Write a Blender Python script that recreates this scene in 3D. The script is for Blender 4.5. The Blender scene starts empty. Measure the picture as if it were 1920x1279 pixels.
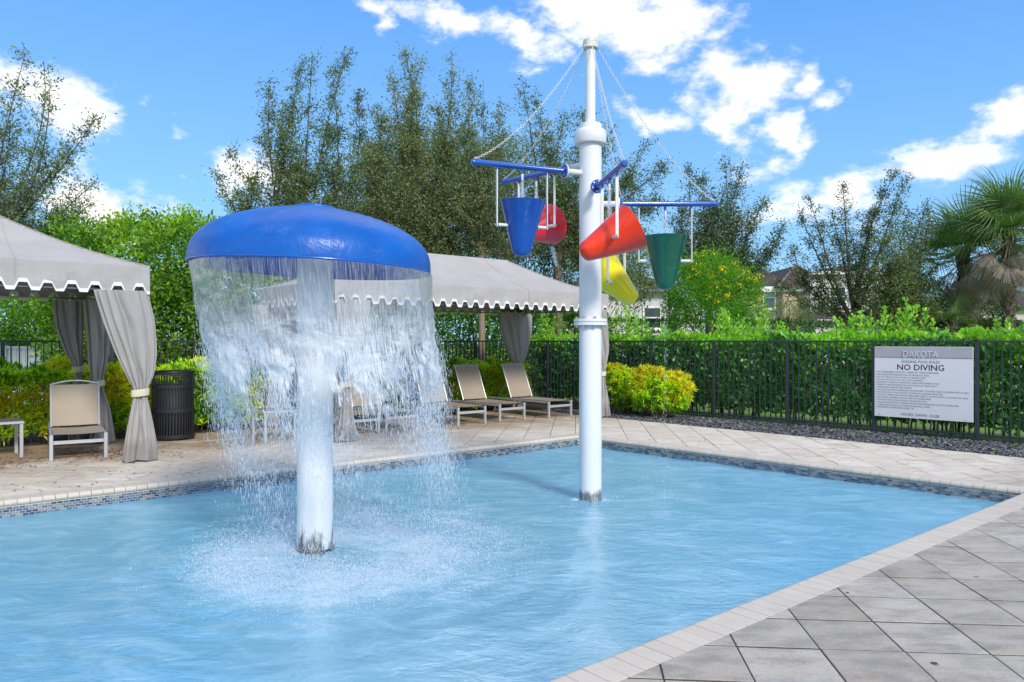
import bpy, math, random
import numpy as np
from mathutils import Vector, Matrix, noise as mnoise
R = math.radians
rng = np.random.default_rng(7)
random.seed(7)
scene = bpy.context.scene
col = scene.collection

# ------------------------------------------------------------------ camera, light, exposure
F, EYE, CX, CY = 1420.0, 1.5, 960.0, 640.0
cam = bpy.data.objects.new('camera', bpy.data.cameras.new('camera'))
col.objects.link(cam)
cam.location = (0, 0, EYE)
cam.rotation_euler = (R(90), 0, 0)
cam.data.sensor_width = 36
cam.data.lens = F / 1920 * 36
cam.data.clip_end = 2000
scene.camera = cam

SUN_DIR = Vector((0.42, -0.74, 0.58)).normalized()          # towards the sun
SUN_STRENGTH, SUN_ANGLE, SKY_STRENGTH, EXPOSURE = 2.1, 11.0, 0.135, 0.70
sun = bpy.data.objects.new('sun', bpy.data.lights.new('sun', 'SUN'))
col.objects.link(sun)
sun.data.energy = SUN_STRENGTH
sun.data.angle = R(SUN_ANGLE)
sun.data.color = (1.0, 0.935, 0.84)
sun.rotation_euler = (-SUN_DIR).to_track_quat('-Z', 'Y').to_euler()
scene.view_settings.view_transform = 'Standard'
scene.view_settings.look = 'None'
scene.view_settings.exposure = EXPOSURE
scene.view_settings.gamma = 1
scene.view_settings.use_curve_mapping = False
scene.render.engine = 'CYCLES'
scene.cycles.use_denoising = True
scene.cycles.max_bounces = 10
scene.cycles.diffuse_bounces = 4
scene.cycles.glossy_bounces = 3
scene.cycles.transmission_bounces = 4
scene.cycles.transparent_max_bounces = 24
scene.cycles.caustics_reflective = False
scene.cycles.caustics_refractive = False


class NT:
    """small node-tree helper"""
    def __init__(s, tree):
        s.t = tree
        s.n = tree.nodes
        s.n.clear()
    def node(s, typ, ins=None, **kw):
        nd = s.n.new(typ)
        for k, v in kw.items():
            setattr(nd, k, v)
        if ins:
            for k, v in ins.items():
                sock = nd.inputs[k]
                if hasattr(v, 'is_output'):
                    s.t.links.new(v, sock)
                elif hasattr(v, 'outputs'):
                    s.t.links.new(v.outputs[0], sock)
                else:
                    sock.default_value = v
        return nd
    def math(s, op, a, b=None, clamp=False):
        ins = {0: a}
        if b is not None:
            ins[1] = b
        return s.node('ShaderNodeMath', ins, operation=op, use_clamp=clamp).outputs[0]
    def mapr(s, v, a, b, c=0.0, d=1.0, smooth=False):
        return s.node('ShaderNodeMapRange', {'Value': v, 'From Min': a, 'From Max': b, 'To Min': c, 'To Max': d},
                      interpolation_type='SMOOTHSTEP' if smooth else 'LINEAR').outputs[0]
    def mix(s, f, a, b, blend='MIX'):
        nd = s.n.new('ShaderNodeMix')
        nd.data_type = 'RGBA'
        nd.blend_type = blend
        for i, v in ((0, f), (6, a), (7, b)):
            if hasattr(v, 'is_output'):
                s.t.links.new(v, nd.inputs[i])
            else:
                if i and len(v) == 3:
                    v = (*v, 1)
                nd.inputs[i].default_value = v
        return nd.outputs[2]
    def noise(s, vec, scale, detail=4, rough=0.55, dist=0.0):
        ins = {'Scale': scale, 'Detail': detail, 'Roughness': rough, 'Distortion': dist}
        if vec is not None:
            ins['Vector'] = vec
        return s.node('ShaderNodeTexNoise', ins).outputs[0]
    def mapping(s, vec, scale=(1, 1, 1), loc=(0, 0, 0), rot=(0, 0, 0), vt='POINT'):
        return s.node('ShaderNodeMapping', {'Vector': vec, 'Location': loc, 'Rotation': rot, 'Scale': scale}, vector_type=vt).outputs[0]


# ---- sky: Nishita light with broken white cloud placed by azimuth and elevation
world = bpy.data.worlds.new('World')
scene.world = world
world.use_nodes = True
w = NT(world.node_tree)
el = math.asin(SUN_DIR.z)
skyn = w.node('ShaderNodeTexSky', sky_type='NISHITA')
skyn.sun_disc = False
skyn.sun_elevation = el
skyn.sun_rotation = math.atan2(SUN_DIR.x, SUN_DIR.y)
skyn.altitude = 0
skyn.air_density = 1.0
skyn.dust_density = 0.6
skyn.ozone_density = 2.0
geo = w.node('ShaderNodeTexCoord')
dirv = w.node('ShaderNodeVectorMath', {0: geo.outputs['Generated']}, operation='NORMALIZE').outputs[0]
sep = w.node('ShaderNodeSeparateXYZ', {0: dirv})
az = w.math('ARCTAN2', sep.outputs[0], sep.outputs[1])
elv = w.math('ARCSINE', sep.outputs[2])
ang = w.node('ShaderNodeCombineXYZ', {0: az, 1: elv, 2: 0.0}).outputs[0]
# warp the blob outlines so that they fray like cumulus
wn = w.node('ShaderNodeTexNoise', {'Vector': w.mapping(ang, (1, 1.5, 1)), 'Scale': 7.0, 'Detail': 6.0, 'Roughness': 0.6})
wv = w.node('ShaderNodeVectorMath', {0: wn.outputs['Color'], 1: (0.5, 0.5, 0.5)}, operation='SUBTRACT').outputs[0]
wv = w.node('ShaderNodeVectorMath', {0: wv, 1: (0.15, 0.09, 0.0)}, operation='MULTIPLY').outputs[0]
angw = w.node('ShaderNodeVectorMath', {0: ang, 1: wv}, operation='ADD').outputs[0]
CLOUDS = [(95, 175, 120, 55, 22, 1.0), (165, 215, 70, 26, 8, 1.0), (15, 118, 60, 22, 20, .9), (195, 390, 160, 56, 10, 1.0), (255, 345, 120, 28, 25, .6),
          (120, 345, 110, 40, 0, .7), (470, 322, 90, 46, 5, 1.0), (352, 312, 42, 13, 10, .5), (342, 242, 30, 9, 30, .35), (262, 199, 24, 8, 10, .4), (236, 220, 12, 22, 0, .3),
          (330, 250, 20, 10, 60, .3), (700, 20, 40, 20, 25, .75), (850, 42, 130, 24, 12, .95), (985, 85, 95, 26, 24, .95), (1010, 141, 45, 11, 4, .65), (1130, 30, 160, 62, 8, 1.2),
          (1235, 50, 130, 62, -5, 1.1), (1345, 65, 60, 55, 30, .6), (1385, 155, 95, 62, 10, 1.05), (1370, 235, 42, 55, 5, 1.0), (1292, 135, 36, 26, 0, .6),
          (1295, 170, 36, 26, 30, .45), (1235, 207, 85, 22, 12, .85), (1450, 250, 45, 38, 0, .95), (1490, 150, 38, 45, 20, .85), (1530, 190, 45, 30, 0, .85), (1490, 282, 62, 24, -32, .8),
          (1430, 312, 75, 26, -8, .6), (1862, 220, 110, 32, -22, 1.05), (1770, 262, 55, 20, -20, .55), (1770, 308, 100, 34, -8, 1.05), (1660, 342, 80, 34, -14, .8),
          (1560, 375, 120, 44, -8, .9), (1470, 405, 85, 48, -10, .75), (1600, 430, 130, 52, 0, .6), (1584, 145, 28, 18, 20, .45), (1700, 285, 30, 9, 0, .3)]
acc = None
for (px, py, rx, ry, rot, dens) in CLOUDS:
    a_ = math.atan((px - CX) / F)
    e_ = math.atan((CY - py) / F * math.cos(a_))
    ca = math.cos(a_)
    m = w.mapping(angw, (rx / F * ca * ca * 1.25 + .004, ry / F * ca * 1.25 + .004, 1), (a_, e_, 0), (0, 0, -R(rot)), 'TEXTURE')
    ln = w.node('ShaderNodeVectorMath', {0: m}, operation='LENGTH').outputs['Value']
    v = w.mapr(ln, 0.05, 1.35, dens, 0.0)
    acc = v if acc is None else w.math('MAXIMUM', acc, v)
# the unseen rest of the sky carries scattered cloud, thickened to whiten the ambient light
gen = w.noise(w.mapping(dirv, (1, 1, 2.4), (3.1, 1.7, 0.4)), 2.1, 3, .5)
gen = w.mapr(gen, 0.42, 0.60, 0.0, 1.0)
out_f = w.mapr(w.math('ABSOLUTE', az), 0.62, 0.80)
out_e = w.mapr(elv, 0.47, 0.60)
out = w.math('MAXIMUM', out_f, out_e)
acc = w.math('MAXIMUM', acc, w.math('MULTIPLY', gen, out))
fb = w.noise(w.mapping(ang, (1, 1.7, 1)), 16.0, 9, .62)
fb2 = w.noise(w.mapping(ang, (1, 1.6, 1), (4, 2, 0)), 48.0, 6, .6)
tex = w.math('ADD', w.math('MULTIPLY', fb, 1.62), w.math('MULTIPLY', fb2, 0.30))
cl = w.math('SUBTRACT', w.math('ADD', acc, tex), 1.445)
dens = w.mapr(cl, -0.14, 0.54, 0, 1, True)
skyc = w.node('ShaderNodeVectorMath', {0: skyn.outputs[0], 1: (0.70, 0.88, 1.0)}, operation='MULTIPLY').outputs[0]
grad = w.mix(w.mapr(elv, 0.0, 0.48), (1.6, 3.25, 5.2), (0.46, 1.72, 4.5))
skyc = w.mix(0.78, skyc, grad)
core = w.mapr(cl, 0.20, 0.80, 0.98, 0.84)
cloudc = w.node('ShaderNodeVectorMath', {0: (6.9, 6.55, 6.2), 'Scale': core}, operation='SCALE').outputs[0]
skyall = w.mix(w.math('MULTIPLY', dens, 0.96), skyc, cloudc)
bg = w.node('ShaderNodeBackground', {'Color': skyall, 'Strength': SKY_STRENGTH})
w.node('ShaderNodeOutputWorld', {'Surface': bg.outputs[0]})

# ------------------------------------------------------------------ helpers
def ray(px, y):
    return (px - CX) / F * y
def at(px, py, y):
    return Vector(((px - CX) / F * y, y, EYE - (py - CY) / F * y))

def tag(o, label=None, cat=None, group=None, kind=None):
    if label: o['label'] = label
    if cat: o['category'] = cat
    if group: o['group'] = group
    if kind: o['kind'] = kind
    return o
def link(name, data, parent=None, loc=None, rot=None):
    o = bpy.data.objects.new(name, data)
    col.objects.link(o)
    if loc is not None: o.location = loc
    if rot is not None: o.rotation_euler = rot
    if parent is not None: o.parent = parent
    return o
def empty(name, loc=(0, 0, 0), rz=0.0):
    return link(name, None, None, loc, (0, 0, rz))

def np_mesh(name, V, faces, mats, mat_idx=None, smooth=False):
    """faces: list of (n,k) int arrays"""
    me = bpy.data.meshes.new(name)
    V = np.ascontiguousarray(V, dtype=np.float32)
    me.vertices.add(len(V))
    me.vertices.foreach_set('co', V.ravel())
    nl = sum(f.size for f in faces)
    nf = sum(len(f) for f in faces)
    me.loops.add(nl)
    me.loops.foreach_set('vertex_index', np.concatenate([f.ravel() for f in faces]).astype(np.int32))
    me.polygons.add(nf)
    st, o = [], 0
    for f in faces:
        k = f.shape[1]
        st.append(o + np.arange(len(f)) * k)
        o += f.size
    me.polygons.foreach_set('loop_start', np.concatenate(st).astype(np.int32))
    for m in (mats if isinstance(mats, (list, tuple)) else [mats]):
        me.materials.append(m)
    if mat_idx is not None:
        me.polygons.foreach_set('material_index', np.asarray(mat_idx, dtype=np.int32))
    me.update(calc_edges=True)
    me.polygons.foreach_set('use_smooth', np.full(nf, bool(smooth)))
    return me

class MB:
    """collects simple shapes into one mesh"""
    def __init__(s):
        s.v, s.f, s.m = [], [], []
    def add(s, verts, faces, mi=0):
        b = len(s.v)
        s.v += [tuple(p) for p in verts]
        s.f += [tuple(b + i for i in f) for f in faces]
        s.m += [mi] * len(faces)
        return s
    def box(s, lo, hi, M=None, mi=0, bev=0.0):
        x0, y0, z0 = lo; x1, y1, z1 = hi
        if bev:
            b = bev
            vs = []
            for (x, sx) in ((x0, 1), (x1, -1)):
                for (y, sy) in ((y0, 1), (y1, -1)):
                    for (z, sz) in ((z0, 1), (z1, -1)):
                        vs += [(x, y + sy * b, z + sz * b), (x + sx * b, y, z + sz * b), (x + sx * b, y + sy * b, z)]
            def c(i, j, k): return (i * 4 + j * 2 + k) * 3
            fs = []
            fs += [(c(0,0,0), c(0,0,1), c(0,1,1), c(0,1,0)), (c(1,0,0), c(1,1,0), c(1,1,1), c(1,0,1))]
            fs += [(c(0,0,0)+1, c(1,0,0)+1, c(1,0,1)+1, c(0,0,1)+1), (c(0,1,0)+1, c(0,1,1)+1, c(1,1,1)+1, c(1,1,0)+1)]
            fs += [(c(0,0,0)+2, c(0,1,0)+2, c(1,1,0)+2, c(1,0,0)+2), (c(0,0,1)+2, c(1,0,1)+2, c(1,1,1)+2, c(0,1,1)+2)]
            for i in (0, 1):
                for j in (0, 1):
                    fs.append((c(i,j,0), c(i,j,1), c(i,j,1)+1, c(i,j,0)+1))
                    fs.append((c(i,0,j), c(i,1,j), c(i,1,j)+2, c(i,0,j)+2))
                    fs.append((c(0,i,j)+1, c(1,i,j)+1, c(1,i,j)+2, c(0,i,j)+2))
                    for k in (0, 1):
                        fs.append((c(i,j,k), c(i,j,k)+1, c(i,j,k)+2))
        else:
            vs = [(x0,y0,z0),(x1,y0,z0),(x1,y1,z0),(x0,y1,z0),(x0,y0,z1),(x1,y0,z1),(x1,y1,z1),(x0,y1,z1)]
            fs = [(3,2,1,0),(4,5,6,7),(0,1,5,4),(1,2,6,5),(2,3,7,6),(3,0,4,7)]
        if M is not None:
            vs = [M @ Vector(p) for p in vs]
        return s.add(vs, fs, mi)
    def tube(s, pts, rad, n=8, cap=True, mi=0):
        pts = [Vector(p) for p in pts]
        if not hasattr(rad, '__len__'):
            rad = [rad] * len(pts)
        b = len(s.v)
        prev = None
        for i, p in enumerate(pts):
            d = (pts[min(i + 1, len(pts) - 1)] - pts[max(i - 1, 0)]).normalized()
            if prev is None:
                a = d.orthogonal().normalized()
            else:
                a = (prev - d * prev.dot(d))
                a = a.normalized() if a.length > 1e-6 else d.orthogonal().normalized()
            prev = a
            c = d.cross(a)
            for k in range(n):
                t = 2 * math.pi * k / n
                s.v.append(tuple(p + (a * math.cos(t) + c * math.sin(t)) * rad[i]))
        m = len(pts)
        for i in range(m - 1):
            for k in range(n):
                k2 = (k + 1) % n
                s.f.append((b + i*n + k, b + i*n + k2, b + (i+1)*n + k2, b + (i+1)*n + k)); s.m.append(mi)
        if cap:
            s.f.append(tuple(b + k for k in range(n))[::-1]); s.m.append(mi)
            s.f.append(tuple(b + (m-1)*n + k for k in range(n))); s.m.append(mi)
        return s
    def lathe(s, prof, n=32, M=None, mi=0, closed=True):
        """prof: (r, z) list from bottom to top"""
        b = len(s.v)
        for (r, z) in prof:
            for k in range(n):
                t = 2 * math.pi * k / n
                p = Vector((r * math.cos(t), r * math.sin(t), z))
                s.v.append(tuple(M @ p if M is not None else p))
        m = len(prof)
        for i in range(m - 1):
            for k in range(n):
                k2 = (k + 1) % n
                s.f.append((b + i*n + k, b + i*n + k2, b + (i+1)*n + k2, b + (i+1)*n + k)); s.m.append(mi)
        if closed:
            s.f.append(tuple(b + k for k in range(n))[::-1]); s.m.append(mi)
            s.f.append(tuple(b + (m-1)*n + k for k in range(n))); s.m.append(mi)
        return s
    def mesh(s, name, mats, smooth=False, angle=None):
        me = bpy.data.meshes.new(name)
        me.from_pydata(s.v, [], s.f)
        for m in (mats if isinstance(mats, (list, tuple)) else [mats]):
            me.materials.append(m)
        if any(s.m):
            me.polygons.foreach_set('material_index', s.m)
        if smooth or angle:
            me.polygons.foreach_set('use_smooth', [True] * len(s.f))
            if angle:
                me.set_sharp_from_angle(angle=R(angle))
        me.update()
        return me
    def build(s, name, mats, parent=None, smooth=False, angle=None, loc=None, rot=None):
        return link(name, s.mesh(name, mats, smooth, angle), parent, loc, rot)

def instmesh(name, tv, tf, P, M, mats, mat_idx=None, smooth=False):
    """P (n,3), M (n,3,3) columns = local axes; tv (k,3); tf list of (m,j) arrays"""
    tv = np.asarray(tv, float)
    n, k = len(P), len(tv)
    V = P[:, None, :] + np.einsum('nij,kj->nki', M, tv)
    faces = []
    mi = []
    for f in tf:
        f = np.asarray(f)
        faces.append((np.arange(n)[:, None, None] * k + f[None]).reshape(-1, f.shape[1]))
        if mat_idx is not None:
            mi.append(np.repeat(mat_idx, len(f)))
    return np_mesh(name, V.reshape(-1, 3), faces, mats, np.concatenate(mi) if mi else None, smooth)

def unit(v):
    return v / np.maximum(np.linalg.norm(v, axis=-1, keepdims=True), 1e-9)
def frames(d, up, length, width):
    """leaf frames: axis a along d, c close to up"""
    a = unit(d)
    b = unit(np.cross(up, a))
    c = np.cross(a, b)
    L = length[:, None]; W = width[:, None]
    return np.stack([a * L, b * W, c * L], axis=2)
LEAF_D = ([(0,0,0), (.45,.5,.06), (1,0,-.05), (.45,-.5,.06)], [np.array([[0,2,1],[0,3,2]])])       # small pointed leaf
LEAF_P = ([(0,0,0), (.35,.26,.06), (.78,.5,.10), (1,.12,.02), (1,-.12,.02), (.78,-.5,.10), (.35,-.26,.06)],
          [np.array([[0,3,2,1],[0,6,5,4]]), np.array([[0,4,3]])])                              # paddle shaped leaf
LEAF_L = ([(0,0,0), (.33,.44,.09), (.72,.36,.06), (1,0,-.05), (.72,-.36,.06), (.33,-.44,.09)],
          [np.array([[0,3,2,1],[0,5,4,3]])])                              # oval leaf
def leaves(name, P, D, size, ratio, mats, mat_idx=None, tmpl=LEAF_D, parent=None, upb=0.6, jit=0.5):
    n = len(P)
    up = rng.normal(0, jit, (n, 3)) + np.array([0, 0, upb])
    L = size * rng.uniform(.7, 1.25, n)
    M = frames(D, up, L, L * ratio)
    return link(name, instmesh(name, tmpl[0], tmpl[1], P, M, mats, mat_idx), parent)
def twigtubes(P, Rr):
    """P (n,k,3), Rr (n,k) -> verts, quads of 3 sided tubes"""
    n, k, _ = P.shape
    d = unit(P[:, -1] - P[:, 0])
    a = unit(np.cross(d, np.array([.3, .2, .93])))
    c = np.cross(d, a)
    t = np.arange(3) * 2 * np.pi / 3
    ring = a[:, None, None] * np.cos(t)[None, None, :, None] + c[:, None, None] * np.sin(t)[None, None, :, None]
    V = P[:, :, None, :] + ring * Rr[:, :, None, None]
    q = []
    for i in range(k - 1):
        for s_ in range(3):
            s2 = (s_ + 1) % 3
            q.append([i*3+s_, i*3+s2, (i+1)*3+s2, (i+1)*3+s_])
    q = np.array(q)
    Fq = (np.arange(n)[:, None, None] * (3 * k) + q[None]).reshape(-1, 4)
    return V.reshape(-1, 3), Fq

# ------------------------------------------------------------------ materials
def mat(name):
    m = bpy.data.materials.new(name)
    m.use_nodes = True
    return m, NT(m.node_tree)
def out(t, sh, disp=None):
    o = t.node('ShaderNodeOutputMaterial', {'Surface': sh.outputs[0] if hasattr(sh, 'outputs') else sh})
    return o
def simple(name, c, rough=.5, metal=0.0, bump=0.0, bscale=40, vary=0.08, spec=.5, coat=0.0, dirt=None, dirt_amt=0.0, dscale=3):
    m, t = mat(name)
    tc = t.node('ShaderNodeTexCoord').outputs['Object']
    n = t.noise(tc, dscale, 5, .6)
    c2 = tuple(x * (1 - vary * 2) for x in c)
    colr = t.mix(t.mapr(n, .35, .65), c, c2)
    if dirt:
        n2 = t.noise(tc, dscale * 2.3, 8, .7)
        colr = t.mix(t.math('MULTIPLY', t.mapr(n2, .52, .75), dirt_amt), colr, dirt)
    ins = {'Base Color': colr, 'Roughness': t.mapr(n, .3, .7, rough * .85, min(1, rough * 1.15)), 'Metallic': metal,
           'Specular IOR Level': spec, 'Coat Weight': coat, 'Coat Roughness': .08}
    if bump:
        b = t.node('ShaderNodeBump', {'Height': t.noise(tc, bscale, 4, .6), 'Strength': bump, 'Distance': .01})
        ins['Normal'] = b.outputs[0]
    out(t, t.node('ShaderNodeBsdfPrincipled', ins))
    return m
def leafmat(name, c1, c2, c3=None, trans=.35, tcol=None, rough=.42, spec=.4):
    """each leaf (mesh island) takes its own tone between c1 and c2"""
    m, t = mat(name)
    g = t.node('ShaderNodeNewGeometry')
    r_ = g.outputs['Random Per Island']
    colr = t.mix(r_, c1, c2)
    pn = t.noise(g.outputs['Position'], 1.1, 3, .6)
    colr = t.mix(t.math('MULTIPLY', t.mapr(pn, .4, .65), .45), colr, tuple(x * .62 for x in c1))
    if c3:
        r2 = t.math('FRACT', t.math('MULTIPLY', r_, 17.31))
        colr = t.mix(t.mapr(r2, .90, .93), colr, c3)
    pb = t.node('ShaderNodeBsdfPrincipled', {'Base Color': colr, 'Roughness': rough, 'Specular IOR Level': spec})
    tcn = t.mix(1.0, colr, tcol or (1.5, 1.9, .7), 'MULTIPLY')
    tr = t.node('ShaderNodeBsdfTranslucent', {'Color': tcn})
    ms = t.node('ShaderNodeMixShader', {0: trans, 1: pb.outputs[0], 2: tr.outputs[0]})
    out(t, ms)
    return m
def worldnoise(t):
    return t.node('ShaderNodeNewGeometry').outputs['Position']
M = {}
M['white'] = simple('white_gel_coat', (.76, .77, .78), .32, vary=.03, dirt=(.48, .42, .33), dirt_amt=.22, dscale=2)
M['white_plain'] = simple('white_powder_coat', (.72, .72, .71), .4, vary=.05)
M['blue'] = simple('blue_gel_coat', (.001, .085, .43), .22, vary=.06, spec=.6, coat=.35)
M['bluecap'] = None
M['navy'] = simple('blue_bucket_plastic', (.0005, .085, .44), .22, vary=.06, coat=.25, dirt=(.55, .58, .60), dirt_amt=.05, dscale=7)
M['red'] = simple('orange_red_plastic', (.92, .040, .003), .28, vary=.05, coat=.2, dirt=(.55, .58, .60), dirt_amt=.05, dscale=7)
M['crimson'] = simple('crimson_plastic', (.80, .014, .03), .3, vary=.06, coat=.2, dirt=(.55, .58, .60), dirt_amt=.05, dscale=7)
M['yellow'] = simple('yellow_plastic', (.90, .74, .0), .28, vary=.02, coat=.2, dirt=(.55, .58, .60), dirt_amt=.04, dscale=7)
M['green'] = simple('dark_green_plastic', (.0, .11, .065), .22, vary=.08, coat=.3, dirt=(.55, .58, .60), dirt_amt=.05, dscale=7)
M['steel'] = simple('stainless_steel', (.55, .52, .48), .35, 1.0, dirt=(.3, .14, .05), dirt_amt=.7, dscale=30)
M['fence'] = simple('charcoal_powder_coat', (.032, .040, .054), .38, vary=.1)
M['alu'] = simple('pale_grey_aluminium', (.52, .53, .55), .38, .35, vary=.05)
M['aludark'] = simple('grey_brown_aluminium', (.16, .15, .14), .45, .2, vary=.05)
M['soil'] = simple('dark_mulch', (.055, .040, .030), .95, bump=.8, bscale=60, vary=.3, dscale=14, dirt=(.11, .07, .04), dirt_amt=.8)
M['bark'] = simple('grey_brown_bark', (.17, .125, .09), .9, bump=1.0, bscale=30, vary=.28, dscale=9, dirt=(.26, .22, .17), dirt_amt=.6)
M['barklight'] = simple('pale_speckled_bark', (.33, .25, .17), .9, bump=.8, bscale=35, vary=.15, dscale=24, dirt=(.10, .07, .05), dirt_amt=.9)
M['palmbark'] = simple('palm_trunk_boots', (.16, .12, .085), .95, bump=1.0, bscale=25, vary=.3, dscale=12)
M['glass'] = simple('window_glass', (.06, .09, .10), .08, spec=.8, vary=.1)
M['curtainrod'] = simple('galvanised_tube', (.30, .30, .30), .5, .6)

# concrete pavers: warm cream, darker and greyer on the near deck, brown water stains near the planting
def paver_mat():
    m, t = mat('concrete_paver')
    p = worldnoise(t)
    oi = t.node('ShaderNodeObjectInfo').outputs['Random']
    isl = t.node('ShaderNodeNewGeometry').outputs['Random Per Island']
    rr = t.math('FRACT', t.math('ADD', oi, t.math('MULTIPLY', isl, .73)))
    big = t.noise(p, .45, 3, .5)
    # the near deck is toned darker grey, the deck beyond the pool cream
    s = t.node('ShaderNodeSeparateXYZ', {0: p})
    side = t.math('SUBTRACT', t.math('MULTIPLY', s.outputs[1], .7638), t.math('MULTIPLY', s.outputs[0], .6455))   # distance across the pool
    near = t.mapr(side, 2.2, 3.4, 1, 0)
    base = t.mix(near, (.65, .555, .43), (.385, .335, .27))
    light = t.mix(near, (.77, .69, .57), (.53, .475, .40))
    c = t.mix(t.mapr(rr, 0, 1), base, light)
    blot = t.noise(t.mapping(p, (1, 2.2, 1), rot=(0, 0, R(5))), 3.2, 8, .68)
    c = t.mix(t.math('MULTIPLY', t.mapr(blot, .44, .66), .75), c, t.mix(near, (.47, .41, .34), (.205, .185, .16)))
    pale = t.noise(t.mapping(p, (1, 2.4, 1), (3, 8, 0), rot=(0, 0, R(5))), 4.5, 8, .72)
    c = t.mix(t.math('MULTIPLY', t.mapr(pale, .50, .70), .6), c, t.mix(near, (.74, .70, .64), (.50, .48, .45)))
    dark = t.noise(t.mapping(p, (1, 1.6, 1), (7, 3, 0)), 2.1, 9, .75)
    c = t.mix(t.math('MULTIPLY', t.mapr(dark, .54, .70), .5), c, (.20, .155, .105))
    speck = t.noise(p, 110, 4, .7)
    c = t.mix(t.mapr(speck, .52, .70, 0, .55), c, (.14, .125, .11))
    speck2 = t.noise(t.mapping(p, loc=(5, 5, 5)), 150, 3, .6)
    c = t.mix(t.mapr(speck2, .56, .72, 0, .5), c, (.68, .66, .62))
    # brown leaf stains by the planting bed on the cabana side
    side2 = t.math('SUBTRACT', t.math('MULTIPLY', t.math('SUBTRACT', s.outputs[1], 12.33), .7638), t.math('MULTIPLY', t.math('SUBTRACT', s.outputs[0], 1.08), .6455))
    sn = t.noise(t.mapping(p, (1, 1, 1), (2, 9, 0), rot=(0, 0, R(-40))), 1.0, 9, .7, .6)
    st = t.math('MULTIPLY', t.mapr(side2, .45, 2.3), t.mapr(t.math('ADD', sn, t.math('MULTIPLY', side2, .035)), .42, .62))
    c = t.mix(t.math('MULTIPLY', st, .85), c, (.27, .17, .085))
    b = t.node('ShaderNodeBump', {'Height': t.math('ADD', t.noise(p, 190, 4, .7), t.math('MULTIPLY', blot, .6)), 'Strength': .55, 'Distance': .004})
    out(t, t.node('ShaderNodeBsdfPrincipled', {'Base Color': c, 'Roughness': t.mapr(blot, .3, .7, .88, .6), 'Normal': b.outputs[0]}))
    return m
M['paver'] = paver_mat()
M['joint'] = simple('dark_joint_sand', (.055, .047, .037), .95, bump=.4, bscale=120, vary=.2, dscale=20)

def coping_mat():
    m, t = mat('cream_coping_brick')
    p = worldnoise(t)
    oi = t.node('ShaderNodeObjectInfo').outputs['Random']
    c = t.mix(oi, (.56, .495, .405), (.61, .545, .455))
    n = t.noise(p, 5, 6, .6)
    c = t.mix(t.mapr(n, .5, .75, 0, .5), c, (.43, .385, .33))
    c = t.mix(t.mapr(t.noise(p, 120, 2), .58, .75, 0, .18), c, (.36, .32, .28))
    b = t.node('ShaderNodeBump', {'Height': t.noise(p, 150, 4, .6), 'Strength': .25, 'Distance': .002})
    out(t, t.node('ShaderNodeBsdfPrincipled', {'Base Color': c, 'Roughness': .62, 'Normal': b.outputs[0]}))
    return m
M['coping'] = coping_mat()
M['grout'] = simple('pale_grout', (.70, .68, .63), .9, vary=.05)

def tile_mat():
    m, t = mat('glazed_blue_mosaic')
    oi = t.node('ShaderNodeObjectInfo').outputs['Random']
    isl = t.node('ShaderNodeNewGeometry').outputs['Random Per Island']
    rr = t.math('FRACT', t.math('ADD', oi, t.math('MULTIPLY', isl, .91)))
    cr = t.node('ShaderNodeValToRGB', {'Fac': rr})
    e = cr.color_ramp
    e.interpolation = 'CONSTANT'
    cols = [(0, (.03, .05, .11)), (.14, (.09, .14, .24)), (.36, (.17, .22, .28)), (.52, (.07, .10, .16)), (.62, (.27, .30, .29)), (.8, (.12, .18, .27)), (.90, (.32, .31, .26))]
    while len(e.elements) < len(cols):
        e.elements.new(.5)
    for x, (ps, cc) in zip(e.elements, cols):
        x.position = ps; x.color = (*cc, 1)
    n = t.noise(worldnoise(t), 60, 3)
    c = t.mix(t.mapr(n, .4, .7, 0, .35), cr.outputs[0], (.16, .19, .2))
    out(t, t.node('ShaderNodeBsdfPrincipled', {'Base Color': c, 'Roughness': .18, 'Specular IOR Level': .6}))
    return m
M['mosaic'] = tile_mat()

def fabric(name, c, trans=.0, wet=False):
    m, t = mat(name)
    tc = t.node('ShaderNodeTexCoord').outputs['Object']
    n = t.noise(tc, 2.2, 6, .6)
    cc = t.mix(t.mapr(n, .35, .7), c, tuple(x * .86 for x in c))
    n2 = t.noise(t.mapping(tc, (1, 1, .12)), 14, 5, .6)
    cc = t.mix(t.mapr(n2, .5, .75, 0, .35), cc, tuple(x * .80 for x in c))
    wv = t.node('ShaderNodeTexNoise', {'Vector': tc, 'Scale': 420.0, 'Detail': 1.0}).outputs[0]
    crease = t.noise(t.mapping(tc, (1, 1, 2.6)), 5, 5, .55, 1.0)
    if wet:
        hz = t.node('ShaderNodeSeparateXYZ', {0: tc}).outputs[2]
        wl = t.math('ADD', hz, t.math('MULTIPLY', t.noise(t.mapping(tc, (1, 1, .3)), 7, 4, .6), .42))
        cc = t.mix(t.mapr(wl, .52, .36, 0, .55), cc, tuple(x * .42 for x in c))
    b = t.node('ShaderNodeBump', {'Height': t.math('ADD', t.math('MULTIPLY', wv, .12), crease), 'Strength': .28, 'Distance': .02})
    pb = t.node('ShaderNodeBsdfPrincipled', {'Base Color': cc, 'Roughness': .88, 'Specular IOR Level': .2, 'Normal': b.outputs[0]})
    if trans:
        tr = t.node('ShaderNodeBsdfTranslucent', {'Color': cc})
        pb = t.node('ShaderNodeMixShader', {0: trans, 1: pb.outputs[0], 2: tr.outputs[0]})
    out(t, pb)
    return m
M['canvas'] = fabric('grey_acrylic_canvas', (.49, .46, .445), trans=.12)
M['curtain'] = fabric('grey_curtain_cloth', (.44, .42, .40), trans=.10, wet=True)
M['trim'] = simple('white_scallop_trim', (.80, .79, .76), .7, vary=.04, dirt=(.5, .45, .38), dirt_amt=.3)
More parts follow.
